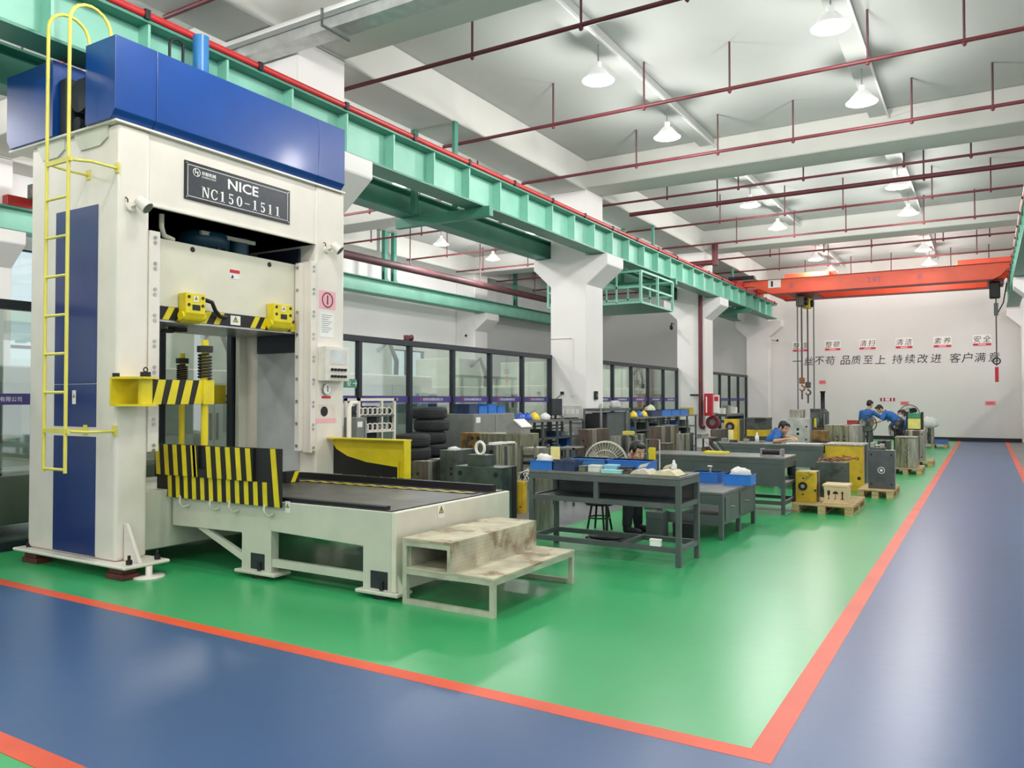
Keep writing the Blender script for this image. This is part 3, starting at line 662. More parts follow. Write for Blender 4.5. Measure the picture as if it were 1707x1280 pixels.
# rear side fender by the right column
yf = 7.0
q0 = onY(684, 735, yf); xr_ = q0.x; zt = q0.z
fen = M().prism([(-6.74, zt), (xr_, zt), (xr_, .71), (xr_-.17, .71), (xr_-.17, .83), (-6.2, .87), (-6.5, .93), (-6.68, 1.01), (-6.74, 1.08)], 'y', yf, yf+.012).build('side_fender', YEL, press)
B(-6.74, xr_, yf-.1, yf+.03, zt, zt+.015).build('top_flange', YEL, fen); B(xr_-.015, xr_, yf-.1, yf, .71, zt).build('end_flange', YEL, fen)
B(xr_-.17, xr_-.15, yf-.02, yf, .71, .9).build('edge_strip', YEL, fen)
M().prism([(-6.74, 1.09), (-6.69, 1.03), (-6.55, .96), (-6.2, .89), (xr_-.15, .85), (xr_-.15, .71), (-6.74, .71)], 'y', yf+.014, yf+.03).build('rubber_apron', BLK, fen)

# ------------------------------------------------------------------ die table in front of the press
tab = thing('die_change_table', 'grey steel table with chequer plate top running out of the press', 'table', (-5.4, 5.7, 0))
yn, yfz = 4.9, 6.64; xe = -4.05; zt = .70
for y0, y1 in ((yn, yn+.1), (yfz-.1, yfz)):
    M().prism([(-6.84, zt-.001), (xe-.031, zt-.001), (xe-.031, .05), (-4.38, .05), (-4.38, .40), (-5.46, .43), (-5.46, .05), (-5.84, .05), (-5.84, .385), (-6.84, .37)], 'y', y0, y1).build('side_frame', BEDGREY, tab, .006)
    for x0, x1 in ((-5.88, -5.36), (-4.42, -3.98)):
        B(x0, x1, y0-.05, y1+.05, .035, .062).build('foot_plate', BEDGREY, tab, .005); M().cyl(((x0+x1)/2, (y0+y1)/2, 0), ((x0+x1)/2, (y0+y1)/2, .035), .09, n=16).build('foot', BLK, tab)
        B((x0+x1)/2-.1, (x0+x1)/2+.09, y0-.003, y0+.01, .07, .22).build('foot_pocket', DARKIN, tab, .01); M().cyl(((x0+x1)/2+.03, y0-.012, .07), ((x0+x1)/2+.03, y0-.012, .14), .018, n=8).build('anchor_bolt', BLK, tab)
    B(-5.46, -4.38, y0+.02, y0+.06, .11, .18).build('tie_bar', BEDGREY, tab)
    M().prism([(-6.5, .375), (-6.35, .375), (-5.84, .19), (-5.84, .12)], 'y', y0+.02, y0+.06).build('brace', BEDGREY, tab)
M().prism([(yn-.003, .062), (yfz+.003, .062), (yfz+.003, zt), (yn-.003, zt)], 'x', xe-.03, xe+.02).build('end_plate', mat('press table cream', (222, 218, 200), .42, 0, .02), tab, .006)
for y in (yn+.02, yfz-.06): M().prism([(xe+.02, .063), (xe+.1, .063), (xe+.02, .2)], 'y', y, y+.02).build('gusset', BEDGREY, tab)
for x in (-6.0, -5.46, -4.9): B(x, x+.08, yn+.1, yfz-.1, .5, .62).build('cross_bar', BEDGREY, tab)
DECK = tread_mat('deck chequer plate', (74, 76, 76), (96, 98, 94), .4, .6)
dk = B(-6.84, xe-.035, yn+.01, yfz-.01, .66, .708).build('deck', DECK, tab)
B(-6.8, onZ(652, 846, .72).x, yn+.02, yn+.085, .708, .735).build('rail', BLK, tab); 
B(-6.74, xe-.05, yfz-.2, yfz-.14, .708, .77).build('rail', BLK, tab); B(-6.74, xe-.35, yfz-.1, yfz-.05, .708, .76).build('rail', BLK, tab)
q = onZ(690, 815, .71); ym = q.y
hz = B(-6.5, xe-.1, ym-.05, ym+.05, .708, .714).build('hazard_strip', BLK, tab)
for k in range(13):
    x = -6.45+k*.175
    M().prism([(x, ym-.05), (x+.08, ym-.05), (x+.1, ym-.012), (x+.02, ym-.012)], 'z', .714, .716).build('dash', YEL, hz); M().prism([(x+.06, ym+.012), (x+.14, ym+.012), (x+.16, ym+.05), (x+.08, ym+.05)], 'z', .714, .716).build('dash', YEL, hz)
q = onY(480, 843, yn); warn(tab, (q.x, yn-.001, q.z-.01), UX, UZ, .06, .1)
q = onX(735, 848, xe+.02); warn(tab, (xe+.021, q.y, q.z-.02), UY, UZ, .1, .12)
# striped guard boards
gd = thing('striped_guard', 'black and yellow striped guard boards standing along the press table', 'guard', (-6.1, 4.84, .65))
yg = 4.84
ob = B(-6.84, -5.27, yg, yg+.02, .655, 1.168).build('lower_board', BLK, gd)
u1 = B(-7.0, -6.35, yg-.025, yg-.003, .87, 1.168).build('upper_board', BLK, gd); u2 = B(-6.24, -5.6, yg-.025, yg-.003, .87, 1.166).build('upper_board', BLK, gd)
B(-6.35, -6.24, yg-.025, yg-.003, .87, .95).build('upper_board', BLK, gd); B(-7.0, -6.84, yg, yg+.02, .726, .87).build('lower_board', BLK, gd)
def stripe(par, x, z0, z1, w=.062, sl=-.03, y=yg): M().prism([(x, z0), (x+w, z0), (x+w+sl, z1), (x+sl, z1)], 'y', y-.003, y).build('stripe', YEL, par)
for k in range(5): stripe(u1, -6.97+k*.135, .872, 1.166, y=yg-.025)
stripe(u1, -6.405, .872, 1.166, .05, y=yg-.025)
for k in range(5): stripe(u2, -6.21+k*.135, .872, 1.164, y=yg-.025)
for k in range(12): stripe(ob, -6.82+k*.121, .657, .868, .056, -.012)
stripe(ob, -5.345, .657, 1.166, .065, -.06)
for px in (300, 350, 382, 440):
    q = onY(px, 840, yg); M().tube([(q.x, yg+.01, .68), (q.x+.02, yg-.02, .62), (q.x+.05, yg-.01, .575), (q.x+.06, yg+.055, .585)], .012, 6).build('hook', BEDGREY, gd)
q = onX(485, 776, -6.4); b = B(-6.46, -6.38, q.y-.08, q.y+.1, .71, .83).build('stop_block', BLK, tab); M().prism([(q.y-.02, .715), (q.y+.04, .715), (q.y+.1, .828), (q.y+.04, .828)], 'x', -6.38, -6.377).build('stripe', YEL, b)

# ------------------------------------------------------------------ step stool
st = thing('step_stool', 'worn cream steel two-step stool with chequer plate treads', 'step', (-3.5, 5.5, 0))
STP = tread_mat('step chequer plate', (186, 180, 156), (140, 122, 96), .6, 0)
STF = mat('step frame paint', (178, 180, 160), .55, 0, .1, 6, c2=(110, 100, 84), thr=.64)
x0, x1, x2, ya, yb = -3.94, -3.47, -3.09, 4.87, 6.18; t = .04
B(x0, x1, ya-.002, yb+.002, .495, .515).build('upper_tread', STP, st); B(x1-.012, x1, ya-.001, yb+.001, .29, .495).build('riser_plate', STP, st)
B(x0+.042, x2+.002, ya-.002, yb+.002, .275, .29).build('lower_tread', STP, st); B(x0+.041, x0+.05, ya+t, yb-t, .29, .494).build('back_plate', STF, st)
t = .04; g = .0015
for y in (ya, yb-t):
    B(x0, x0+t, y, y+t, 0, .494).build('leg', STF, st); B(x2-t, x2, y, y+t, 0, .274).build('leg', STF, st)
    B(x1-t-g, x1-g-.012, y+g, y+t-g, .29, .454).build('upright', STF, st)
    B(x0+t, x2-t, y+g, y+t-g, .235, .274).build('rail', STF, st); B(x0+t, x1-g, y+g, y+t-g, .455, .494).build('rail', STF, st); B(x0+t, x2-t, y+g, y+t-g, .0, t).build('rail', STF, st)
B(x2-t+g, x2-g, ya+t, yb-t, .235, .274).build('rail', STF, st); B(x0+g, x0+t-g, ya+t, yb-t, .235, .274).build('rail', STF, st)
# ------------------------------------------------------------------ molds, pallets and shop furniture
def eyebolt(par, c, r, mt, axis='y'):
    M().tube([(c[0]+(r*math.cos(t) if axis == 'y' else 0), c[1]+(0 if axis == 'y' else r*math.cos(t)), c[2]+r+r*math.sin(t)) for t in [2*PI*i/16 for i in range(16)]], r*.3, 8, True).build('lifting_eye', mt, par)
def mold(label, px, top, y, mts, axis='y', n=3, depth=None, z0=0, holes=(), ring=None, eye=None, bolts=True, cap=None, capm=None, name='injection_mold', gap=.004, jut=.012):
    """block of steel plates; px = (left, front right corner, far right) on the photograph, top = pixel row of its top"""
    a = onY(px[0], top, y); b = onY(px[1], top, y); x0, x1, zt = a.x, b.x, b.z
    d = depth if depth else max(.08, onX(px[2], top, x1).y - y)
    e = thing(name, label, 'mold', ((x0+x1)/2, y+d/2, z0), 'steel molds on the shop floor')
    lo = {'x': x0, 'y': y, 'z': z0}[axis]; hi = {'x': x1, 'y': y+d, 'z': zt}[axis]
    ws = [rnd.uniform(.7, 1.5) for _ in range(n)]; t = lo; tot = sum(ws)
    for i in range(n):
        u = t+(hi-lo)*ws[i]/tot; mt = mts[i % len(mts)]; j = rnd.choice((0, jut, jut*.4)) if 0 < i < n-1 else 0; g = gap if i < n-1 else 0
        if axis == 'x': m = B(t, u-g, y+j, y+d-j, z0+(j if z0 == 0 else 0), zt-j)
        elif axis == 'y': m = B(x0+j, x1-j, t, u-g, z0, zt-j)
        else: m = B(x0+j, x1-j, y+j, y+d-j, t, u-g)
        m.build('plate', mt, e, .004); t = u
    for (fx, fz, r) in holes:
        M().cyl((x0+(x1-x0)*fx, y-.003, z0+(zt-z0)*fz), (x0+(x1-x0)*fx, y+.01, z0+(zt-z0)*fz), r, n=12).build('hole', BLK, e)
    if ring:
        fx, fz, r = ring; c = (x0+(x1-x0)*fx, y, z0+(zt-z0)*fz)
        rg = M().cyl((c[0], y-.012, c[2]), (c[0], y, c[2]), r, n=24).build('locating_ring', BLK, e); M().cyl((c[0], y-.016, c[2]), (c[0], y-.012, c[2]), r*.45, n=16).build('ring_centre', STEEL, rg)
    if bolts:
        w, h = x1-x0, zt-z0
        for fx in (.12, .88):
            for fz in (.12, .88): M().cyl((x0+w*fx, y-.002, z0+h*fz), (x0+w*fx, y+.005, z0+h*fz), min(.018, w*.06), n=8).build('bolt_hole', BLK, e)
    if eye: eyebolt(e, ((x0+x1)/2, y+d/2, zt), eye, STEEL)
    if cap: B(x0-.01, x1+.01, y-.01, y+d+.01, zt, zt+cap).build('top_plate', capm or mts[0], e, .004)
    return e, (x0, x1, y, y+d, z0, zt)
def pallet(label, x0, x1, y0, y1, h=.13):
    e = thing('wooden_pallet', label, 'pallet', ((x0+x1)/2, (y0+y1)/2, 0), 'wooden pallets along the aisle')
    n = 7; w = (x1-x0)
    for k in range(n):
        ya = y0+(y1-y0)*k/n; B(x0, x1, ya+.008, ya+(y1-y0)/n-.012, h-.022, h).build('deck_board', WOOD, e, .002)
    for x in (x0, (x0+x1)/2-.05, x1-.1):
        B(x, x+.1, y0, y1, h-.04, h-.0225).build('stringer_board', WOOD, e); B(x, x+.1, y0, y1, 0, .018).build('bottom_board', WOOD, e)
        for y in (y0, (y0+y1)/2-.06, y1-.12): B(x, x+.1, y+.002, y+.118, .0185, h-.0405).build('block', WOOD, e)
    return e
def crate(label, c, w, d, h, mt, fill=None, group='plastic parts crates', name='parts_crate'):
    """open plastic box with rim and ribs standing at c (base centre)"""
    e = thing(name, label, 'crate', c, group); x, y, z = c; t = .008
    B(x-w/2, x+w/2, y-d/2, y+d/2, z, z+t).build('base', mt, e)
    for s in (-1, 1):
        B(x-w/2, x+w/2, y+s*(d/2-t/2)-t/2, y+s*(d/2-t/2)+t/2, z+t, z+h).build('side', mt, e); B(x+s*(w/2-t/2)-t/2, x+s*(w/2-t/2)+t/2, y-d/2+t, y+d/2-t, z+t, z+h).build('side', mt, e)
    for s in (-1, 1):
        B(x-w/2-.008, x+w/2+.008, y+s*d/2-.008, y+s*d/2+.008, z+h-.012, z+h).build('rim', mt, e); B(x+s*w/2-.008, x+s*w/2+.008, y-d/2, y+d/2, z+h-.012, z+h).build('rim', mt, e)
    n = max(2, int(w/.12))
    for k in range(1, n): B(x-w/2+w*k/n-.005, x-w/2+w*k/n+.005, y-d/2-.006, y-d/2, z+.01, z+h-.012).build('rib', mt, e)
    if fill: B(x-w/2+t, x+w/2-t, y-d/2+t, y+d/2-t, z+t, z+h*.6).build('contents', fill, e)
    return e
def blob(name, label, cat, c, r, mt, seed=1, group=None):
    """crumpled cloth or bag: a ball pushed about by fixed noise"""
    q = random.Random(seed); m = M().ball((0, 0, 0), 1, 14, 9)
    ph = [q.uniform(0, 6) for _ in range(6)]
    m.v = [(c[0]+x*r[0]*(1+.25*math.sin(5*y+ph[0])+.15*math.sin(9*z+ph[1])), c[1]+y*r[1]*(1+.22*math.sin(6*x+ph[2])+.12*math.sin(8*z+ph[3])), c[2]+max(-.55, z*(1+.3*math.sin(4*x+ph[4])*math.cos(5*y+ph[5])))*r[2]+r[2]*.55) for x, y, z in m.v]
    return tag(m.build(name, mt), label, cat, group)

def bench(label, x0, x1, y0, y1, zt, group='grey steel workbenches', shelf=True, drawers=False, low=True, t=.05):
    e = thing('workbench', label, 'workbench', ((x0+x1)/2, (y0+y1)/2, 0), group)
    B(x0, x1, y0, y1, zt-.03, zt).build('top', BENCHT, e, .004); B(x0, x1, y0, y0+.03, zt-.09, zt-.031).build('apron', BENCH, e); B(x1-.03, x1, y0+.03, y1-.03, zt-.09, zt-.031).build('apron', BENCH, e)
    B(x0, x0+.03, y0+.03, y1-.03, zt-.09, zt-.031).build('apron', BENCH, e); B(x0, x1, y1-.03, y1, zt-.09, zt-.031).build('apron', BENCH, e)
    for x in (x0, x1-t):
        for y in (y0, y1-t): B(x, x+t, y, y+t, 0, zt-.09).build('leg', BENCH, e, .003)
    zs = zt-.27
    if shelf:
        B(x0+t, x1-t, y0+.01, y0+.05, zs-.04, zs+.01).build('rail', BENCH, e); B(x0+t, x1-t, y1-.05, y1-.01, zs-.04, zs+.01).build('rail', BENCH, e)
        B(x1-.045, x1-.005, y0+t, y1-t, zs-.04, zs+.01).build('rail', BENCH, e); B(x0+.005, x0+.045, y0+t, y1-t, zs-.04, zs+.01).build('rail', BENCH, e)
        B(x0+t, x1-t, y0+.05, y1-.05, zs-.01, zs).build('shelf', BENCH, e)
        B((x0+x1)/2-.08, (x0+x1)/2-.03, y0+.005, y0+.045, zs, zt-.09).build('upright', BENCH, e)
        B(x0+t, x1-t, y1-.02, y1-.01, zs, zt-.09).build('back_panel', BENCH, e)
    if drawers:
        B(x0+t, x1-t, y0+.005, y0+.03, zt-.4, zt-.091).build('front_panel', BENCH, e); B(x1-.03, x1-.01, y0+t, y1-t, zt-.15, zt-.091).build('side_panel', BENCH, e)
        B(x1-.04, x1-.005, y0+t, y1-t, zt-.4, zt-.36).build('rail', BENCH, e); B(x0+t, x1-t, y0+.03, y1-.03, zt-.39, zt-.38).build('shelf', BENCH, e)
    if low:
        z = .15
        for y in (y0+.005, y1-.045): B(x0+t, x1-t, y, y+.04, z-.02, z+.03).build('stretcher', BENCH, e)
        for x in (x0+.005, x1-.045, x0+(x1-x0)*.62): B(x, x+.04, y0+t, y1-t, z-.02, z+.03).build('stretcher', BENCH, e)
    return e
# --- foreground bench and its load
BX0, BX1, BY0, BY1, BZ = -4.16, -2.5, 7.25, 7.85, .86
bench('long grey steel workbench with open books and blue crates on top', BX0, BX1, BY0, BY1, BZ)
def bt(px, py): return onZ(px, py, BZ)
crate('faded blue crate holding a white bag on the bench end', (-4.02, 7.36, BZ), .26, .2, .1, CRATE, PAPER)
crate('dark navy crate on the bench beside the faded blue crate', (-3.751, 7.36, BZ), .24, .2, .1, CRATED, MOLDD)
crate('long pale blue crate behind the instrument boxes on the bench', (-3.66, 7.72, BZ), .42, .22, .11, mat('pale blue crate plastic', (70, 128, 190), .45), None)
crate('long bright blue crate in front of bowed worker on the bench', (-3.18, 7.72, BZ), .46, .22, .11, CRATE, None)
blob('plastic_bag', 'crumpled white plastic bag lying in the faded blue crate', 'bag', (-4.03, 7.36, BZ+.07), (.082, .06, .06), PAPER, 3)
blob('work_glove', 'dark navy cloth heaped on the navy crate', 'cloth', (-3.75, 7.36, BZ+.07), (.08, .06, .04), mat('navy cloth', (54, 56, 84), .85), 5)
def smallbox(label, x, y, z, w, d, h, mt, lid=None, name='instrument_box', cat='box', group=None, rz=0):
    e = thing(name, label, cat, (x, y, z), group)
    B(x-w/2, x+w/2, y-d/2, y+d/2, z, z+h*.72).build('body', mt, e, .003); B(x-w/2-.002, x+w/2+.002, y-d/2-.002, y+d/2+.002, z+h*.72, z+h).build('lid', lid or mt, e, .003)
    e.rotation_euler.z = rz; return e
TEALB = mat('mint box', (150, 214, 206), .5); PALE = mat('pale carton', (206, 210, 200), .7)
smallbox('pale carton of inserts beside the navy crate on bench', -3.43, 7.36, BZ, .13, .1, .07, PALE)
smallbox('light blue instrument box between cartons on bench', -3.28, 7.43, BZ, .14, .1, .075, mat('light blue box', (140, 190, 212), .5))
smallbox('flat mint green case at the front edge of bench', -3.22, 7.3, BZ, .22, .07, .035, TEALB)
smallbox('grey tin with dark lid among the bench cartons', -3.13, 7.43, BZ, .1, .1, .06, mat('grey tin', (120, 126, 124), .4, .4), BLK)
smallbox('maroon case lying behind the mint green case', -3.18, 7.55, BZ, .18, .08, .05, mat('maroon case', (84, 40, 44), .5))
smallbox('dark block of pins beside the open book', -3.075, 7.33, BZ, .04, .09, .045, MOLDD, BLK)
smallbox('small olive tin against the navy crate', -3.57, 7.35, BZ, .07, .08, .06, mat('olive tin', (104, 112, 92), .5))
def book(label, x, y, z, w, d, h, mt, cov):
    e = thing('open_book', label, 'book', (x, y, z))
    pg = M(); n = 10
    def prof(s):
        pts = []
        for i in range(n+1):
            u = i/n; pts.append((x+s*w/2*u, z+.006+h*(math.sin(PI*min(1, u*1.15))*.6+.4*(1-u))))
        return pts
    for s in (-1, 1):
        p = prof(s); poly = [(x, z+.004)] + p + [(x+s*w/2, z+.004)]
        M().prism(poly if s > 0 else poly[::-1], 'y', y-d/2, y+d/2).build('page_block', mt, e)
    B(x-w/2-.01, x+w/2+.01, y-d/2-.008, y+d/2+.008, z, z+.004).build('cover', cov, e)
    lp = M(); k = 8; a = [(x-.02+.2*w*i/k, z+h+.012+.04*math.sin(PI*.55*i/k)) for i in range(k+1)]
    lp.add([(p[0], y-d/2, p[1]) for p in a] + [(p[0], y+d/2, p[1]) for p in a], [(i, i+1, k+2+i, k+1+i) for i in range(k)], True); lp.build('lifted_page', PAPER, e)
    return e
book('open ledger with blue tinted pages on the bench', -2.93, 7.42, BZ, .22, .24, .05, mat('aged paper', (206, 200, 182), .8), BLK)
book('thick open book with cream pages at the bench end', -2.67, 7.42, BZ, .26, .26, .055, mat('cream paper', (222, 214, 178), .8), BLK)
def bottle(label, c, r, h, mt, group=None):
    e = thing('oil_bottle', label, 'bottle', c, group)
    M().lathe([(0, 0), (r, 0), (r, h*.6), (r*.5, h*.72), (r*.42, h*.8)], c, n=14).build('body', mt, e); M().lathe([(r*.5, h*.78), (r*.5, h*.86), (r*.12, h), (0, h)], c, n=12).build('nozzle', PAPER, e)
bottle('small white nozzle bottle standing behind the open book', (-2.72, 7.7, BZ), .03, .13, PAPER)
smallbox('white power adapter box resting on the bench stretcher', onY(1093, 912, 7.27).x, 7.272, .18, .11, .045, .07, PAPER, None, 'adapter_box')
FQ = onY(1010, 768, 8.2); FX, FY = FQ.x-.033, 8.294
B_ = thing('rubber_mat', 'black ribbed oval rubber mat under the silver floor fan', 'mat', (FX, FY, 0))
M().lathe([(0, 0), (.17, 0), (.18, .012), (.16, .022), (0, .024)], (0, 0, 0), n=28).xf(Matrix.Translation((FX, FY, .004)) @ Matrix.Diagonal((1.42, 1.22, 1, 1))).build('pad', BLK, B_)
for k in range(-4, 5): B(FX+k*.05-.004, FX+k*.05+.004, FY-.14, FY+.14, .024, .031).build('rib', DARKIN, B_)
# --- low cabinet table
lx0, lx1, ly0, ly1, lz = -3.36, -2.57, 8.9, 10.38, .54
e = thing('low_cabinet_table', 'low grey steel cabinet table carrying two blue crates', 'table', (-3.1, 9.6, 0))
B(lx0, lx1, ly0, ly1, lz-.03, lz).build('top', BENCHT, e, .004); B(lx1-.03, lx1-.004, ly0+.05, ly1-.05, .17, lz-.031).build('side_panel', BENCH, e)
for x in (lx0, lx1-.05):
    for y in (ly0, (ly0+ly1)/2-.02, ly1-.05): B(x, x+.05, y, y+.05, 0, lz-.031).build('leg', BENCH, e, .003)
B(lx0+.05, lx1-.05, ly0+.004, ly0+.02, lz-.14, lz-.031).build('apron', BENCH, e); B(lx0+.05, lx1-.05, ly0+.02, ly1-.02, .16, .19).build('shelf', BENCH, e); B(lx0+.05, lx1-.05, ly0, ly0+.02, .16, .28).build('lower_panel', BENCH, e)
for y0 in (ly0+.1, ly0+.72):
    d = B(lx1-.003, lx1+.008, y0, y0+.55, .2, lz-.06).build('door', BENCH, e, .002); M().tube([(lx1+.01, y0+.2, .36), (lx1+.03, y0+.2, .36), (lx1+.03, y0+.33, .34), (lx1+.01, y0+.33, .34)], .006, 6).build('handle', STEEL, d)
crate('blue crate with white tag on the low cabinet table', (-3.08, 10.0, lz), .34, .26, .13, CRATE, PALE)
c2 = crate('bright blue crate heaped with white bag on low table', (-2.72, 10.2-.25, lz), .2, .26, .13, CRATE, PALE) if 0 else None
a = onZ(1217, 808, lz); b = onZ(1262, 803, lz)
crate('bright blue crate with crumpled white bag on the low cabinet table', ((a.x+b.x)/2-.02, a.y+.14, lz), .34, .26, .13, mat('bright blue crate plastic', (44, 128, 224), .4), PALE)
blob('plastic_bag', 'crumpled white bag lying in the bright blue crate', 'bag', ((a.x+b.x)/2, a.y+.14, lz+.1), (.12, .09, .07), PAPER, 9)
e = thing('clamp_screw', 'short steel screw standing in the tagged blue crate', 'tool', (-3.05, 10.0, lz+.08)); M().cyl((-3.05, 10.0, lz+.08), (-3.05, 10.0, lz+.2), .018, n=8).build('shank', STEEL, e); M().cyl((-3.08, 10.0, lz+.2), (-3.02, 10.0, lz+.2), .012, n=6).build('bar', STEEL, e)
for k, (x, y, w, h) in enumerate(((-3.3, 8.76, .2, .3), (-2.95, 8.74, .24, .2))):
    smallbox(('grey motor box standing under the low table edge', 'dark tool case on the floor below the low table')[k], x, y, 0, w, .2, h, (BENCH, BLK)[k], None, 'tool_case')
# --- bench two and bench three
bench('bare topped grey workbench with deep front panel', -4.45, -2.4, 11.3, 12.1, .79, drawers=True, shelf=False)
e = thing('tool_holder', 'yellow tray of small screwdrivers on the bare topped bench', 'tray', (-3.45, 11.7, .79))
B(-3.62, -3.28, 11.58, 11.74, .79, .83).build('tray', mat('bright yellow plastic', (236, 222, 70), .5), e, .004)
for k in range(4): M().cyl((-3.5+.06*k, 11.66, .83), (-3.62+.06*k, 11.66, .97), .008, n=6).build('screwdriver', (STEEL, BLK)[k % 2], e)
e = thing('roller_block', 'black roller in a steel cradle on the bare topped bench', 'tool', (-2.62, 11.5, .79))
B(-2.76, -2.46, 11.42, 11.6, .79, .81).build('cradle', STEEL, e)
for x in (-2.76, -2.49): B(x, x+.03, 11.42, 11.6, .81, .9).build('cheek', STEEL, e)
M().cyl((-2.73, 11.47, .855), (-2.49, 11.47, .855), .04, n=14).build('roller', BLK, e); M().cyl((-2.73, 11.55, .87), (-2.49, 11.55, .87), .02, n=10).build('rod', STEEL, e)
bench('grey workbench strewn with papers in front of seated worker', -4.4, -2.45, 14.6, 15.3, .8, drawers=True, shelf=False)
def paper(label, x, y, z, w, d, rz, mt=PAPER, k=3):
    e = thing('paper_stack', label, 'papers', (x, y, z), None)
    for i in range(k):
        o = cbox((x+.01*i, y-.008*i, z+.003+.006*i), (w, d, .005)).build('sheet', mt, e)
    e.rotation_euler.z = rz
paper('loose white drawings spread on the seated worker bench', -2.95, 14.8, .8, .3, .21, .3)
paper('white folded drawing at the end of papered bench', -2.62, 14.85, .8, .25, .2, -.2)
paper('pink sheet lying among drawings on papered bench', -2.8, 15.08, .8, .24, .16, .1, PINK, 1)
bottle('white squeeze bottle at the left of papered bench', onZ(1262, 738, .8)+Vector((0, 0, 0)), .035, .2, PAPER)
for k in range(5):
    smallbox(('small steel block on papered bench by the bottle', 'dark gauge block on papered bench', 'grey clamp lying on the papered bench', 'brown tool roll by the drawings', 'flat steel parallel on papered bench')[k], (-4.25, -4.05, -3.85, -3.25, -3.6)[k], (14.85, 14.75, 14.9, 14.72, 15.05)[k], .8, .1+.04*(k % 2), .07, (.07, .05, .06, .03, .03)[k], (STEEL, MOLDD, MOLDG, MOLDR, STEEL)[k], None, 'tool_block', 'tool')
# --- pallets by the aisle
pallet('pine pallet under the yellow mold and the plywood box', -2.38, -1.58, 11.65, 13.0)
pallet('pine pallet under the grey plate mold with white ring', -1.822, -1.29, 14.0, 15.15)
pallet('pine pallet under tall olive mold', -1.8, -1.18, 18.8, 19.9)
pallet('dark pallet with blue crate near the back wall', -1.95, -1.08, 29.5, 30.6)
pallet('worn pallet behind the tall olive mold', -1.75, -1.1, 21.2, 22.3)
mold('yellow faced mold with black locating ring on pallet', (1326, 1360, 1369), 787, 11.85, [MOLDY, MOLDD, MOLDG], 'y', 3, z0=.13, ring=(.36, .52, .062), holes=((.38, .78, .012), (.36, .25, .012), (.96, .4, .016)), bolts=False, depth=.32)
e_, bb = mold('dark green plate mold topped with brown hoses on pallet', (1360, 1411, 1416), 772, 12.6, [MOLDGRN, MOLDD], 'y', 2, z0=.13, depth=.3, bolts=False)
e = thing('hydraulic_hose', 'tangle of brown hoses lying on dark green plate mold', 'hose', (bb[0]+.2, bb[2]+.15, bb[5]))
for k in range(4):
    c = (bb[0]+.12+.1*k, bb[2]+.15); M().tube([(c[0]+(.1+.02*k)*math.cos(t), c[1]+.08*math.sin(t), bb[5]+.03+.02*math.sin(3*t+k)+.012*k) for t in [2*PI*i/18 for i in range(18)]], .011, 6, True).build('coil', mat('hose brown', (150, 96, 60), .6), e)
# plywood box with handling marks
ax = onY(1374, 838, 11.85); bx_ = onY(1412, 838, 11.85); x0, x1 = ax.x, bx_.x; y0, y1 = 11.85, 12.2; z0 = .13; z1 = onY(1395, 808, 11.85).z
e = thing('plywood_box', 'small plywood box with black handling marks on pallet', 'box', ((x0+x1)/2, 12.05, z0))
B(x0-.02, x1+.02, y0-.02, y1+.02, z0, z0+.022).build('base', WOODB, e, .002); bd = B(x0, x1, y0, y1, z0+.022, z1-.03).build('body', WOODB, e, .002); B(x0-.02, x1+.02, y0-.02, y1+.02, z1-.03, z1).build('lid', WOODB, e, .002)
B(x0-.006, x1+.006, y0-.006, y0, z1-.07, z1-.03).build('cleat', WOODB, e); B(x0-.006, x1+.006, y0-.006, y0, z0+.022, z0+.05).build('cleat', WOODB, e)
cz = (z0+z1)/2-.01; yy = y0-.002
def mark(polys, nm='handling_mark'):
    m = M()
    for p in polys: m.add([(q[0], yy, q[1]) for q in p], [tuple(range(len(p)))])
    m.build(nm, INK, bd)
s = (x1-x0)/4.2; gx = [x0+(x1-x0)*f for f in (.2, .5, .8)]; w = .035
mark([[(gx[0]-.02, cz+.06), (gx[0]-.015, cz+.0), (gx[0]-.004, cz-.012), (gx[0]-.004, cz-.05), (gx[0]-.018, cz-.06), (gx[0]+.018, cz-.06), (gx[0]+.004, cz-.05), (gx[0]+.004, cz-.012), (gx[0]+.015, cz), (gx[0]+.02, cz+.06)]])
mark([[(gx[1]-.04, cz+.015), (gx[1]-.025, cz+.045), (gx[1], cz+.055), (gx[1]+.025, cz+.045), (gx[1]+.04, cz+.015)], [(gx[1]-.004, cz+.015), (gx[1]+.004, cz+.015), (gx[1]+.004, cz-.06), (gx[1]-.004, cz-.06)], [(gx[1]-.02, cz-.06), (gx[1]+.004, cz-.06), (gx[1]+.004, cz-.05), (gx[1]-.02, cz-.05)]])
mark([[(gx[2]-.022, cz+.025), (gx[2]+.022, cz+.025), (gx[2], cz+.06)], [(gx[2]-.009, cz+.025), (gx[2]+.009, cz+.025), (gx[2]+.009, cz-.05), (gx[2]-.009, cz-.05)], [(gx[2]-.025, cz-.06), (gx[2]+.025, cz-.06), (gx[2]+.025, cz-.05), (gx[2]-.025, cz-.05)]])
mold('large mold with worn yellow front and flat steel top', (1375, 1438, 1449), 744, 14.75, [MOLDY, MOLDD, MOLDGRN, MOLDD], 'y', 4, z0=0, depth=.75, holes=((.5, .78, .014), (.55, .12, .05), (.9, .3, .03)), bolts=False, cap=.03, capm=MOLDG)
e_, bb = mold('smooth grey plate mold with white stamped ring on pallet', (1447, 1491, 1495), 751, 14.25, [mat('mold slate steel', (86, 90, 94), .36, .4, .08, 7), MOLDG], 'y', 2, z0=.13, depth=.2)
xm, zm = (bb[0]+bb[1])/2, bb[4]+(bb[5]-bb[4])*.48
M().tube([(xm+.05*math.cos(t), 14.247, zm+.05*math.sin(t)) for t in [2*PI*i/20 for i in range(20)]], .005, 6, True).build('stamped_ring', PAPER, e_); M().cyl((xm, 14.247, zm), (xm, 14.25, zm), .022, n=12).build('stamped_dot', PAPER, e_)
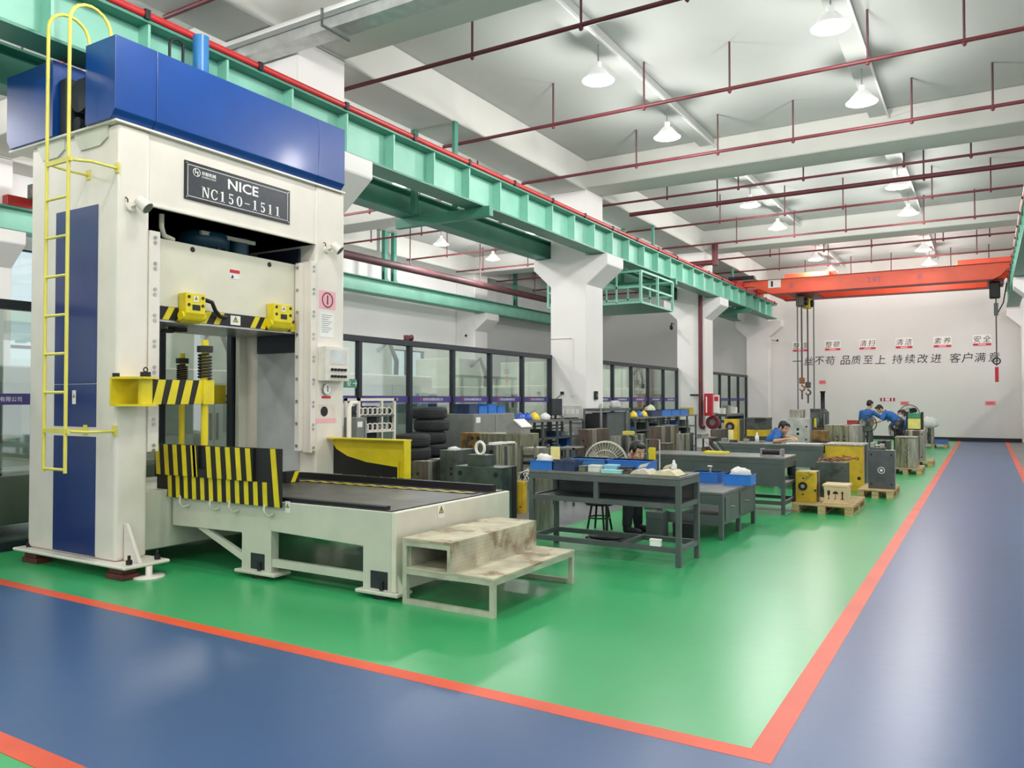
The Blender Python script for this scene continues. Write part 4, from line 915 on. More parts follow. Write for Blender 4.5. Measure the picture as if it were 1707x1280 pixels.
e = thing('machine_vice', 'small steel vice on top of smooth grey plate mold', 'vice', (bb[0]+.15, 14.35, bb[5]))
B(bb[0]+.02, bb[0]+.26, 14.28, 14.42, bb[5], bb[5]+.04).build('base', MOLDD, e, .003); B(bb[0]+.03, bb[0]+.1, 14.29, 14.41, bb[5]+.04, bb[5]+.12).build('jaw', MOLDG, e, .003); B(bb[0]+.17, bb[0]+.24, 14.29, 14.41, bb[5]+.04, bb[5]+.1).build('jaw', MOLDG, e, .003); M().cyl((bb[0]+.1, 14.35, bb[5]+.07), (bb[0]+.17, 14.35, bb[5]+.07), .015, n=8).build('screw', STEEL, e)
mold('tall olive striped mold on pallet with rows of holes', (1492, 1528, 1536), 731, 18.95, [MOLDO, MOLDO, MOLDG], 'x', 3, z0=.13, depth=.55, holes=[(.5+.06*(k % 2), .2+.08*k, .013) for k in range(8)], bolts=False, cap=.03)
mold('brown banded mold behind the tall olive mold', (1508, 1540, 1544), 718, 21.3, [MOLDB, MOLDG, MOLDB], 'x', 5, z0=.13, depth=.6)
mold('pale ground steel mold draped with white rag near back wall', (1542, 1556, 1562), 713, 29.7, [MOLDG, MOLDD, MOLDG], 'x', 3, z0=.13, depth=.5, bolts=False, holes=[(.3, .3+.09*k, .02) for k in range(5)])
a = onY(1546, 712, 29.9); blob('white_rag', 'white rag bundled on the pale ground mold', 'cloth', (a.x+.05, 29.95, a.z), (.25, .2, .22), PAPER, 12)
crate('blue crate on dark pallet near the back wall', (-1.282, 29.75, .13), .4, .3, .16, mat('steel blue crate', (84, 112, 180), .5), PALE)
# --- middle molds
mold('olive mold with two rows of holes and cream end plate', (1374, 1430, 1442), 709, 17.2, [MOLDO, MOLDO, MOLDO, MOLDG], 'x', 4, depth=.7, holes=[(.38, .5+.07*k, .016) for k in range(5)]+[(.6, .5+.07*k, .016) for k in range(5)], bolts=False)
e_, bb = mold('pale grey drilled mold standing behind seated worker', (1310, 1350, 1353), 697, 17.6, [mat('mold pale steel', (186, 188, 182), .38, .4, .1, 6), MOLDD], 'y', 2, depth=.5, holes=((.16, .85, .02), (.86, .85, .02), (.16, .55, .02), (.84, .62, .02), (.5, .72, .03), (.5, .8, .03), (.5, .45, .035)), bolts=False)
smallbox('small steel insert block on pale drilled mold', bb[0]+.2, 17.8, bb[5], .28, .2, .18, MOLDG, None, 'insert_block', 'block')
smallbox('dark insert block beside the hanging chain on pale mold', bb[0]+.58, 17.8, bb[5], .2, .18, .2, MOLDD, None, 'insert_block', 'block')
a = onY(1361, 686, 18.6); b = onY(1377, 686, 18.6)
e = thing('spindle_unit', 'black shafted spindle unit standing behind the olive mold', 'machine', ((a.x+b.x)/2, 18.8, 0))
B(a.x-.1, b.x+.1, 18.6, 19.1, 0, a.z-.35).build('pedestal', MOLDB, e, .01); B(a.x, b.x, 18.6, 19.0, a.z-.35, a.z).build('body', MOLDD, e, .01)
M().lathe([(.12, 0), (.06, .06), (.045, .07), (.045, .42), (.06, .43), (.06, .46), (0, .46)], ((a.x+b.x)/2, 18.8, a.z), n=14).build('spindle', BLK, e)
B(a.x+.02, a.x+.05, 18.58, 18.6, a.z-.3, a.z-.05).build('rib', STEEL, e); B(b.x-.05, b.x-.02, 18.58, 18.6, a.z-.3, a.z-.05).build('rib', STEEL, e)
for k, z in enumerate((.0, .28, .56, .78)):
    a = onY(1353, 706, 16.6)
    smallbox(('bottom', 'second', 'third', 'top')[k]+' plate of brown stack beside pale drilled mold', a.x+.15, 16.7, z, .34-.02*k, .3, .27 if k < 2 else .2, (MOLDB, MOLDG, MOLDB, MOLDR)[k], None, 'steel_plate', 'plate', 'stacked brown plates')
mold('yellow mold with round bore by the red hose cabinet', (1207, 1229, 1240), 699, 17.4, [MOLDY, MOLDD, MOLDD], 'y', 3, depth=.6, ring=(.45, .86, .1), bolts=False)
mold('yellow banded mold with dark bolted top plate', (1244, 1277, 1286), 700, 19.0, [MOLDD, MOLDY, MOLDD], 'z', 6, depth=.6, bolts=False, cap=.05)
e = thing('cream_board', 'cream board leaning upright before the yellow bored mold', 'board', (onY(1216, 716, 16.6).x, 16.6, 0)); a = onY(1211, 716, 16.6); b = onY(1222, 716, 16.6); B(a.x, b.x, 16.6, 16.63, 0, a.z).build('board', mat('cream board', (236, 222, 160), .7), e); B(a.x, b.x, 16.63, 16.65, 0, .1).build('foot', WOOD, e)
mold('brown banded mold beside the slatted cooling mold', (964, 981, 1015), 716, 13.2, [MOLDB, MOLDG, MOLDB, MOLDB], 'y', 5, bolts=False, holes=((.5, .8, .02),))
mold('slatted mold with bright vertical fins', (1018, 1032, 1076), 727, 12.2, [MOLDG, MOLDD], 'y', 12, jut=.05, bolts=False)
a = onY(1036, 725, 12.5); smallbox('yellow carton lying on slatted mold', a.x+.05, 12.7, a.z, .18, .12, .06, mat('carton yellow', (214, 196, 90), .7))
mold('dark brown mold with crowded plates behind bowed worker', (1081, 1093, 1130), 711, 14.2, [MOLDB, MOLDD, MOLDG], 'y', 7, bolts=False)
mold('steel mold with pale vertical bars beyond the bare bench', (1127, 1136, 1156), 723, 14.0, [MOLDG, MOLDD, MOLDO], 'y', 5, bolts=False)
mold('narrow brown mold with drilled side beyond the bare bench', (1184, 1194, 1214), 716, 15.4, [MOLDB, MOLDD, MOLDB], 'y', 5, bolts=False, holes=((.5, .7, .02), (.5, .5, .02)))
mold('dark block mold with brass topped plate behind low table', (1098, 1113, 1123), 741, 12.3, [MOLDB, MOLDD], 'y', 3, bolts=False, cap=.02)
e = thing('yellow_gauge', 'upright yellow gauge plate beside the bowed worker', 'gauge', (onY(1086, 745, 10.9).x, 10.9, 0)); a = onY(1081, 746, 10.9); b = onY(1091, 746, 10.9)
B(a.x, b.x, 10.9, 10.96, .3, a.z).build('plate', mat('gauge yellow', (226, 200, 40), .5), e, .004); M().cyl(((a.x+b.x)/2, 10.894, .5), ((a.x+b.x)/2, 10.9, .5), .03, n=12).build('hole', BLK, e); B(a.x-.05, b.x+.05, 10.85, 11.05, 0, .3).build('stand', BENCH, e); M().tube([(a.x-.04, 10.95, .3), (a.x-.04, 10.95, a.z+.12), (b.x+.06, 10.95, a.z+.12), (b.x+.06, 10.95, .3)], .012, 6).build('hoop', STEEL, e)
e = thing('plate_stand', 'low steel rack of flat plates beyond the bare bench', 'rack', (-5.2, 15.0, 0)); a = onY(1158, 722, 14.8); b = onY(1184, 722, 14.8)
for z in (.35, .55, a.z-.1): B(a.x, b.x, 14.8, 15.3, z, z+.02).build('shelf', STEEL, e)
for x in (a.x, b.x-.03): 
    for y in (14.8, 15.27): B(x, x+.03, y, y+.03, 0, a.z-.08).build('post', BENCH, e)
B(a.x+.1, b.x-.1, 14.9, 15.2, .57, .68).build('rusty_plate', MOLDR, e); B(a.x+.02, b.x-.15, 14.85, 15.2, a.z-.08, a.z-.02).build('plate', MOLDG, e)
mold('row mold with brown plates under the tool rack', (1052, 1064, 1080), 733, 15.5, [MOLDB, MOLDD], 'y', 4, bolts=False)
# --- molds behind the press table
e_, bb = mold('dark green mold with white lifting eye beside press table', (758, 836, 850), 780, 7.55, [MOLDGRN, MOLDGRN, BLK], 'y', 3, depth=.34, holes=((.12, .9, .03), (.88, .9, .03)), bolts=False, gap=.006, jut=.0)
xm = bb[0]+(bb[1]-bb[0])*.38
b2 = B(xm-.12, xm+.14, bb[2]+.08, bb[2]+.26, bb[5], bb[5]+.13).build('eye_block', MOLDGRN, e_, .004)
M().tube([(xm+.06*math.cos(t), bb[2]+.17, bb[5]+.2+.075*math.sin(t)) for t in [2*PI*i/18 for i in range(18)]], .018, 8, True).build('lifting_eye', PAPER, e_)
B(bb[0]+.1, bb[0]+.5, bb[2]-.03, bb[2], .2, .56).build('side_block', MOLDGRN, e_, .004)
e_, bb = mold('grooved steel mold with bright vertical bands and hole', (806, 823, 869), 742, 8.9, [MOLDD, MOLDG, MOLDO, MOLDG], 'y', 8, holes=((.75, .9, .035), (.4, .62, .02)), jut=.03, bolts=False, depth=.62)
a = onY(812, 741, 9.1); e = thing('white_file', 'white folded plan lying on grooved steel mold', 'papers', (bb[0]+.12, 9.2, bb[5])); B(bb[0]+.05, bb[1]-.02, 8.95, 9.27, bb[5], bb[5]+.03).build('folder', PAPER, e); B(bb[0]+.05, bb[1]-.02, 9.3, 9.5, bb[5], bb[5]+.022).build('folder', PAPER, e)
mold('tall dark green twin plate mold behind press table', (733, 757, 793), 751, 8.3, [MOLDGRN, MOLDD], 'x', 2, depth=.5, holes=((.8, .75, .02), (.8, .68, .02)), bolts=False)
a = onY(745, 750, 8.5); e = thing('white_glove', 'white glove lying on tall dark green mold', 'glove', (a.x+.1, 8.5, a.z)); blob('white_glove', 'white work glove on tall dark green mold', 'glove', (a.x+.12, 8.5, a.z), (.09, .05, .03), PAPER, 21); bpy.data.objects.remove(e)
e_, bb = mold('long rust coloured mold below the grey cabinet', (768, 868, 896), 724, 10.9, [MOLDR, MOLDO, MOLDO, MOLDG], 'x', 3, depth=.6, holes=((.2, .92, .03), (.3, .92, .03)), bolts=False)
e = thing('measuring_head', 'grey instrument under a white cover on the long mold', 'instrument', (bb[1]-.2, bb[2]+.25, bb[5])); M().prism([(bb[1]-.34, bb[5]), (bb[1]-.05, bb[5]), (bb[1]-.05, bb[5]+.1), (bb[1]-.2, bb[5]+.22), (bb[1]-.34, bb[5]+.14)], 'y', bb[2]+.1, bb[2]+.4).build('housing', mat('instrument grey', (150, 152, 148), .5), e, .008); M().prism([(bb[1]-.19, bb[5]+.225), (bb[1]-.03, bb[5]+.1), (bb[1]-.02, bb[5]+.115), (bb[1]-.18, bb[5]+.24)], 'y', bb[2]+.08, bb[2]+.42).build('cover', PAPER, e)
e_, bb = mold('yellow ringed mold trailing white cables beside press table', (849, 872, 884), 803, 9.55, [MOLDY, MOLDG, MOLDB], 'y', 3, depth=.38, ring=(.12, .45, .09), holes=((.8, .2, .012), (.2, .85, .012)), bolts=False)
m = M()
cs = thing('white_cables', 'bunch of white cables sprouting from the yellow ringed mold', 'cable', (bb[0]+.1, bb[2]+.2, bb[5]))
for k in range(6):
    p = random.Random(k); x = bb[0]+.05+.05*k; M().tube([(x, bb[2]+.15, bb[5]), (x+p.uniform(-.08, .08), bb[2]+.12, bb[5]+.1), (x+p.uniform(-.05, .2), bb[2]+.2, bb[5]+.16), (x+.12+p.uniform(0, .1), bb[2]+.25, bb[5]+.05), (x+.15, bb[2]+.25, bb[5])], .007, 5).build('cable', PAPER, cs)
mold('low mold pair with clamp bars beside yellow fender', (687, 706, 734), 769, 8.0, [MOLDB, MOLDG, MOLDD], 'y', 5, depth=.6, bolts=False, holes=((.5, .8, .02), (.5, .7, .02)))
e_, bb = mold('upright plate with three round bores behind the bench', (890, 918, 921), 747, 8.45, [MOLDG], 'y', 1, depth=.06, holes=((.22, .86, .035), (.5, .86, .035), (.8, .86, .035)), bolts=False, name='bored_plate')
e = thing('yellow_card', 'pale yellow card propped behind the crates on the bench', 'card', (-3.93, 7.8, BZ)); a = onY(918, 744, 7.8); b = onY(933, 744, 7.8); B(a.x, b.x, 7.8, 7.806, BZ, a.z).build('card', mat('card yellow', (240, 226, 150), .7), e); B(a.x, b.x, 7.806, 7.83, BZ, BZ+.02).build('foot', WOOD, e)
e = thing('bar_rack', 'steel rack of stacked dark bars behind the bored plate', 'rack', (-6.2, 9.96, 0)); a = onY(868, 742, 9.96); b = onY(893, 742, 9.96)
for x in (a.x, b.x-.03):
    for y in (9.96, 10.36): B(x, x+.03, y, y+.03, 0, a.z).build('post', BENCH, e)
for k in range(8): B(a.x+.028, b.x-.028, 9.97, 10.38, .15+k*.1, .15+k*.1+.045).build('bar', (MOLDD, MOLDG, BLK)[k % 3], e, .004)
e = thing('frame_stand', 'thin steel frame stand behind the bench crates', 'stand', (-5.6, 10.6, 0)); a = onY(920, 745, 10.6); b = onY(957, 745, 10.6)
for x in (a.x, b.x-.03):
    for y in (10.6, 11.0): B(x, x+.03, y, y+.03, 0, a.z).build('post', BENCH, e)
for y in (10.6, 11.0): B(a.x, b.x, y, y+.03, a.z-.03, a.z).build('rail', STEEL, e)
B(a.x, b.x, 10.63, 11.0, .35, .37).build('shelf', BENCH, e); B(a.x, b.x, 10.63, 11.0, a.z-.02, a.z-.01).build('shelf', BENCH, e)

# ------------------------------------------------------------------ things along the glass
def tyre(label, c, R=.31, w=.211, rz=0):
    e = thing('tyre', label, 'tyre', c, 'tyres stacked before the glass')
    prof = [(R*.62, .01), (R*.72, 0), (R*.93, .012), (R, .045), (R, w-.045), (R*.93, w-.012), (R*.72, w), (R*.62, w-.01), (R*.58, w*.7), (R*.58, w*.3), (R*.62, .01)]
    M().lathe(prof, c, n=32).build('carcass', TYRE, e)
    for z in (w*.32, w*.5, w*.68): M().lathe([(R+.002, z-.005), (R+.004, z), (R+.002, z+.005)], c, n=32).build('tread_groove', BLK, e)
q = onX(712, 680, -8.35)
for k in range(7): tyre(('bottom', 'second', 'third', 'fourth', 'fifth', 'sixth', 'top')[k]+' tyre of the tall stack before the glass', (-8.3+(.04, -.03, .03, .08, .0, .03, 0)[k], q.y+(.02, .0, .05, .04, -.02, .02, 0)[k], .21*k))
q = onX(678, 715, -8.1)
for k in range(5): tyre(('bottom', 'second', 'third', 'fourth', 'top')[k]+' tyre of the shorter stack beside leaning board', (-7.95, q.y+.02*(k % 2)-.07, .21*k))
# ring rack
y0, y1, xr0 = onX(598, 662, -8.0).y, onX(660, 662, -8.0).y, -8.0
e = thing('ring_rack', 'white framed rack with rows of white rings', 'rack', (xr0, (y0+y1)/2, 0))
for y in (y0, y1-.04):
    for x in (xr0-.3, xr0-.04): B(x, x+.04, y, y+.04, 0, 1.62).build('post', WHITE, e)
for x in (xr0-.3, xr0-.04): B(x, x+.04, y0, y1, 1.58, 1.62).build('rail', WHITE, e)
for z in (.5, .85, 1.12, 1.36): B(xr0-.3, xr0, y0+.04, y1-.04, z-.02, z).build('shelf', BENCH if z != 1.12 else WHITE, e)
rr = None
for z in (.86, 1.125, 1.365):
    for k in range(7):
        y = y0+.1+k*(y1-y0-.2)/6
        if rr is None:
            c0 = (xr0-.06, y, z+.055); rr = M().tube([(c0[0]+.02*math.cos(t), c0[1]+.05*math.cos(t), c0[2]+.055*math.sin(t)) for t in [2*PI*i/14 for i in range(14)]], .011, 6, True).build('ring', WHITE, e)
        else: linkcopy(rr, 'ring', (0, y-c0[1], z+.055-c0[2]), e)
B(xr0-.34, xr0-.31, y0+.1, y1-.1, .4, 1.5).build('back_panel', DARKIN, e)
e = thing('leaning_board', 'brown board leaning behind the ring rack', 'board', (-8.5, y1+.1, 0)); M().prism([(y1-.3, 1.5), (y1-.2, 1.5), (y1+.35, 0), (y1+.2, 0)], 'x', -8.45, -8.4).build('board', mat('brown board', (84, 66, 56), .7), e); M().prism([(y1-.6, 1.5), (y1-.5, 1.5), (y1+.05, 0), (y1-.1, 0)], 'x', -8.5, -8.46).build('board', mat('brown board', (84, 66, 56)), e)
a = onX(594, 696, -7.7); b = onX(612, 696, -7.7)
e = thing('control_cabinet', 'small grey control cabinet in front of the ring rack', 'cabinet', (-7.8, a.y, 0)); B(-7.945, -7.7, a.y, b.y, .0, a.z).build('body', mat('cabinet grey', (120, 124, 122), .5), e, .006); B(-7.7, -7.692, a.y+.02, a.y+.12, a.z-.14, a.z-.06).build('label_plate', PAPER, e); B(-7.7, -7.69, b.y-.05, b.y-.02, .1, a.z-.05).build('door_edge', STEEL, e)
# grey cabinet with blue bins
ya, ym, yb = 11.75, 12.2, 13.2; zc = 1.34
e = thing('steel_cabinet', 'grey two-door steel cabinet with blue bins on top', 'cabinet', (-8.1, 12.5, 0))
CAB = mat('cabinet mid grey', (132, 136, 132), .45, .1, .05)
B(-8.5, -7.9, ya, yb, 0, zc).build('body', CAB, e, .006)
for k in range(2):
    y0 = ya+.02+k*(yb-ya-.02)/2; d = B(-7.9, -7.888, y0, y0+(yb-ya)/2-.03, .08, zc-.02).build('door', CAB, e, .003); B(-7.888, -7.875, y0+.04+.52*(1-k), y0+.06+.52*(1-k), .6, .8).build('handle', STEEL, d)
B(-7.888, -7.886, ya+.08, ya+.22, zc-.16, zc-.06).build('label_plate', PAPER, e)
for k in range(4): crate(('blue bin nearest the tyres on the grey cabinet', 'navy bin on the grey cabinet', 'second blue bin on the grey cabinet', 'last blue bin on the grey cabinet')[k], (-8.2, 11.95+k*.32, zc), .36, .28, .14 if k % 2 else .18, (CRATED, CRATE, CRATE, CRATE)[k], PALE, 'bins on the grey cabinet', 'parts_bin')
# tool racks along the wall
def rack(label, ya, yb, zt, x0=-8.5, x1=-7.9, n=4):
    e = thing('tool_rack', label, 'rack', ((x0+x1)/2, (ya+yb)/2, 0), 'long tool racks by the glass')
    B(x0, x1+.04, ya, yb, zt-.04, zt).build('top', BENCHT, e, .004)
    for k in range(n+1):
        y = ya+(yb-ya-.05)*k/n; B(x1-.04, x1, y, y+.05, 0, zt-.04).build('post', BENCH, e); B(x0, x0+.04, y, y+.05, 0, zt-.04).build('post', BENCH, e)
    for z in (.12, .5, .76): B(x0, x1, ya, yb, z, z+.03).build('shelf', BENCH, e)
    for k in range(7): B(x0+.04, x0+.06, ya, yb, .55+k*.075, .58+k*.075).build('slat', BENCH, e)
    for k in range(n):
        y = ya+(yb-ya)*(k+.5)/n
        for j, z in enumerate((.15, .53, .79)):
            p = random.Random(k*7+j); B(x0+.12, x1-.1-p.uniform(0, .1), y-.2+p.uniform(0, .1), y+.05+p.uniform(0, .15), z, z+p.uniform(.06, .2)).build('part_box', p.choice((MOLDD, CRATE, BENCH, CRATED, PALE, MOLDG)), e)
    return e
rack('long grey slatted tool rack with helmets and monitor on top', 13.7, 16.35, 1.17)
rack('long grey slatted tool rack with blue boxes beyond pillar', 19.4, 24.5, 1.13, n=6)
def helmet(label, c, mt, rz=0):
    e = thing('safety_helmet', label, 'helmet', c, None)
    m = M().ball((c[0], c[1], c[2]+.02), (.105, .125, .14), 16, 12); m.v = [(x, y, max(z, c[2]+.02)) for x, y, z in m.v]; m.build('shell', mt, e)
    m = M().lathe([(.1, .01), (.132, .012), (.132, .02), (.1, .03)], c, n=20); m.build('brim', mt, e)
    m = M().tube([(c[0], c[1]-.127*math.cos(t), c[2]+.02+.142*math.sin(t)) for t in [PI*i/10 for i in range(11)]], .012, 6); m.build('ridge', mt, e)
HB = mat('helmet blue', (36, 88, 190), .3, coat=.3); HY = mat('helmet yellow', (240, 214, 44), .3, coat=.3)
for k, (py, mt, l) in enumerate(((867, HB, 'first blue helmet by the measuring head on slatted rack'), (879, HB, 'second blue helmet beside the yellow helmet on slatted rack'), (891, HY, 'yellow helmet on the rack with the monitor'))):
    q = onX(py, 700, -8.1); helmet(l, (-8.1, q.y, 1.17), mt)
for k, (py, mt, l) in enumerate(((1056, HY, 'yellow helmet at the near end of rack beyond pillar'), (1065, HB, 'blue helmet between yellow helmets on far rack'), (1073, HY, 'yellow helmet next to the blue boxes on far rack'))):
    q = onX(py, 690, -8.1); helmet(l, (-8.1, q.y, 1.13), mt)
q = onX(927, 690, -8.2)
e = thing('computer_monitor', 'black computer monitor on the slatted tool rack', 'monitor', (-8.2, q.y, 1.17)); B(-8.22, -8.18, q.y-.24, q.y+.26, 1.25, 1.62).build('screen', BLK, e, .006); B(-8.179, -8.176, q.y-.22, q.y+.24, 1.27, 1.6).build('display', DARKIN, e); B(-8.23, -8.2, q.y-.03, q.y+.03, 1.18, 1.3).build('neck', BLK, e); B(-8.3, -8.08, q.y-.12, q.y+.12, 1.17, 1.185).build('foot', BLK, e)
e = thing('keyboard', 'black keyboard lying before the monitor', 'keyboard', (-8.0, q.y+.35, 1.17)); B(-8.06, -7.92, q.y+.1, q.y+.55, 1.17, 1.19).build('body', BLK, e); B(-8.05, -7.93, q.y+.12, q.y+.53, 1.19, 1.196).build('keys', DARKIN, e)
blob('white_cloth', 'white cloth beside the monitor on slatted rack', 'cloth', (-8.05, onX(908, 698, -8.05).y, 1.17), (.1, .12, .09), PAPER, 31)
e = thing('wall_cables', 'black cables drooping from socket on white pillar', 'cable', (-8.5, 16.5, 1.3))
B(-8.62, -8.54, 16.52, 16.55, 1.72, 1.79).build('socket', BLK, e)
for k in range(3): M().tube([(-8.58, 16.53, 1.74), (-8.7-.05*k, 16.4, 1.6-.05*k), (-8.6-.04*k, 16.3, 1.35), (-8.35, 16.2-.05*k, 1.18)], .006, 5).build('cable', BLK, e)
for k in range(4): crate(('navy box beside helmets on far rack', 'blue box in the middle of far rack', 'second blue box on far rack', 'blue box at the end of far rack')[k], (-8.15, 21.1+k*.8, 1.13), .4, .76, .17, (CRATED, CRATE, CRATE, CRATE)[k], PALE, 'boxes on far rack', 'parts_bin')
blob('green_cloth', 'pale heap of gloves on navy box of far rack', 'cloth', (-8.15, 21.1, 1.25), (.14, .25, .12), mat('pale cloth', (216, 220, 190), .8), 41)
smallbox('yellow carton at the far end of far rack', -8.1, 24.15, 1.13, .3, .4, .22, mat('carton mustard', (190, 170, 60), .7))
# trolley by second pillar
a = onX(996, 681, -7.5); b = onX(1040, 681, -7.5)
e = thing('tool_trolley', 'dark steel trolley cabinet with tray top beside pillar', 'trolley', (-7.6, (a.y+b.y)/2, 0))
for x in (-7.86, -7.44):
    for y in (a.y, b.y-.04): B(x, x+.04, y, y+.04, .08, a.z).build('post', STEEL, e)
B(-7.87, -7.4, a.y+.1, b.y+.2, a.z-.06, a.z).build('tray', BENCH, e, .004); B(-7.85, -7.46, a.y+.45, b.y+.3, .1, a.z-.1).build('cabinet', BENCH, e, .006); B(-7.85, -7.5, a.y+.1, a.y+.4, .1, a.z-.12).build('gas_case', BLK, e, .006)
for x in (-7.85, -7.5):
    for y in (a.y+.05, b.y+.1): M().cyl((x, y, .045), (x+.04, y, .045), .045, n=14).build('castor', BLK, e)
M().tube([(-7.5, a.y+.15+.05*math.cos(t), a.z+.05+.05*math.sin(t)) for t in [2*PI*i/14 for i in range(14)]], .012, 6, True).build('handle_ring', STEEL, e)
blob('grey_rag', 'grey rag lying on the trolley tray', 'cloth', (-7.6, b.y-.3, a.z), (.12, .16, .12), mat('grey rag', (196, 198, 200), .85), 51)
# fire cabinet on third pillar
e = thing('fire_hose_cabinet', 'red fire hose cabinet hung on the white pillar', 'cabinet', (-7.6, 25.4, 1.0))
a = onY(1176, 661, 25.35); b = onY(1187, 693, 25.35); B(a.x, b.x+.05, 25.2, 25.54, b.z, a.z+.1).build('body', mat('fire red', (176, 26, 44), .35, coat=.3), e, .01); B(a.x+.06, a.x+.1, 25.195, 25.2, b.z+.1, a.z).build('trim', PAPER, e)
B(b.x+.06, b.x+.26, 25.3, 25.32, b.z+.1, a.z+.05).build('notice_board', PAPER, e); B(b.x+.09, b.x+.23, 25.295, 25.3, a.z-.15, a.z).build('print', REDP, e)
rg = onX(1187, 698, -7.3); e = thing('fire_reel', 'small maroon hose reel hanging below fire cabinet', 'reel', (-7.5, 25.3, .5)); M().cyl((-7.65, 25.36, .85), (-7.65, 25.54, .85), .22, n=20).build('drum', mat('reel maroon', (110, 40, 44), .4), e); M().cyl((-7.65, 25.35, .85), (-7.65, 25.36, .85), .1, n=14).build('hub', STEEL, e); B(-7.7, -7.6, 25.5, 25.54, 0, .85).build('stand', STEEL, e)
bench('dark bench with gauges beyond fire cabinet', -8.4, -7.7, 27.2, 29.5, 1.1, 'grey steel workbenches', shelf=True, low=False)
for k in range(4): smallbox(('white meter box on the dark bench', 'grey clamp stand on the dark bench', 'cream pump body on the dark bench', 'white can on the dark bench')[k], -7.95, 27.5+k*.5, 1.1, .2, .25, (.2, .3, .26, .22)[k], (PAPER, MOLDG, PALE, PAPER)[k], None, 'meter_box', 'box')
# small work table and crates near the standing workers
bench('dark work table under the hands of the bending worker', -4.25, -3.0, 24.6, 25.5, .85, shelf=False, drawers=True)
mold('small dark mold on the floor beside the work table', (1463, 1482, 1486), 735, 19.6, [MOLDD, BLK], 'x', 3, depth=.5, bolts=False)
smallbox('red parts box at the edge of work table', onY(1422, 700, 25.2).x, 25.2, .85, .3, .25, .14, mat('dull red box', (150, 60, 56), .6), None, 'parts_box')
a = onY(1513, 700, 25.5); b = onY(1535, 700, 25.5)
e = thing('crate_stack', 'yellow crate under a green tray in a dark frame', 'crate', ((a.x+b.x)/2, 25.7, 0)); B(a.x, b.x, 25.5, 26.0, .75, 1.05).build('yellow_crate', mat('crate cream yellow', (226, 214, 120), .6), e, .008); B(a.x, b.x, 25.5, 26.0, 1.06, 1.2).build('green_tray', mat('tray green', (60, 140, 104), .5), e, .008)
for x in (a.x-.04, b.x): B(x, x+.04, 25.48, 26.02, 0, 1.24).build('frame_post', BLK, e)
B(a.x, b.x, 25.5, 26.0, .7, .745).build('frame_shelf', BLK, e)
# fans
def fan(label, c, R, nrm, mt, blade, stand=True, spokes=14, z0=0):
    """cage fan on a stand, at rest; c = centre, nrm = horizontal facing"""
    e = thing('pedestal_fan', label, 'fan', (c[0], c[1], z0)); d = Vector((nrm[0], nrm[1], 0)).normalized(); a = Vector((-d.y, d.x, 0)); C = Vector(c)
    def P(r, t, o): return C + a*(r*math.cos(t)) + UZ*(r*math.sin(t)) + d*o
    for r, o in ((R, .0), (R*.97, .05), (R*.97, -.05), (R*.6, .085), (R*.3, .1), (R*.6, -.085)): M().tube([P(r, 2*PI*i/28, o) for i in range(28)], .006 if r < R else .009, 5, True).build('cage_ring', mt, e)
    for k in range(spokes*2):
        t = PI*k/spokes; M().tube([P(R*.12, t, .1), P(R*.6, t, .085), P(R*.97, t, .05), P(R, t, 0), P(R*.97, t, -.05), P(R*.3, t, -.09)], .003, 4).build('cage_wire', mt, e)
    for k in range(3):
        t0 = 2*PI*k/3+.4; n = 8; v = []
        for i in range(n+1):
            u = i/n; t = t0-.1+u*1.3
            v += [P(R*.14, t0+u*.9, -.03+.06*u), P(R*(.6+.28*math.sin(PI*min(1, u+.2))), t, -.045+.09*u)]
        m = M().add(v, [(2*i, 2*i+1, 2*i+3, 2*i+2) for i in range(n)], True); m.build('blade', blade, e)
    M().cyl(C+d*.06, C-d*.12, R*.16, n=16).build('motor', BLK, e); M().cyl(C+d*.062, C+d*.105, R*.12, n=16).build('hub', mt, e)
    if stand:
        M().cyl((C.x-d.x*.1, C.y-d.y*.1, z0+.03), (C.x-d.x*.1, C.y-d.y*.1, C.z), .018, n=8).build('pole', BLK, e); M().lathe([(0, .04), (.1, .04), (.2, .015), (.2, 0), (0, 0)], (C.x-d.x*.1, C.y-d.y*.1, z0), n=20).build('base', BLK, e)
    return e
FSIL = mat('fan silver', (190, 188, 172), .35, .5, .04); FDK = mat('fan dark wire', (52, 54, 56), .4, .3, .05); FBL = mat('fan blade grey', (150, 148, 138), .4, .3)
q = onY(1010, 768, 8.2); fan('silver cage floor fan beside the bowed worker', (q.x, 8.2, q.z-.02), .24, (.35, -1), FSIL, FBL, spokes=20, z0=.03)
q = onY(1516, 690, 28.5); fan('large wire pedestal fan standing before back wall', (q.x, 28.5, q.z), .3, (.1, -1), FDK, FDK)
q = onY(1496, 717, 24.0); fan('dark drum fan beside the bending worker', (q.x, 24.0, q.z), .27, (.8, -.6), BLK, BLK)
q = onY(1446, 706, 24.2); fan('small grey fan in front of the standing worker', (q.x, 24.2, q.z), .24, (.2, -1), FDK, FBL)

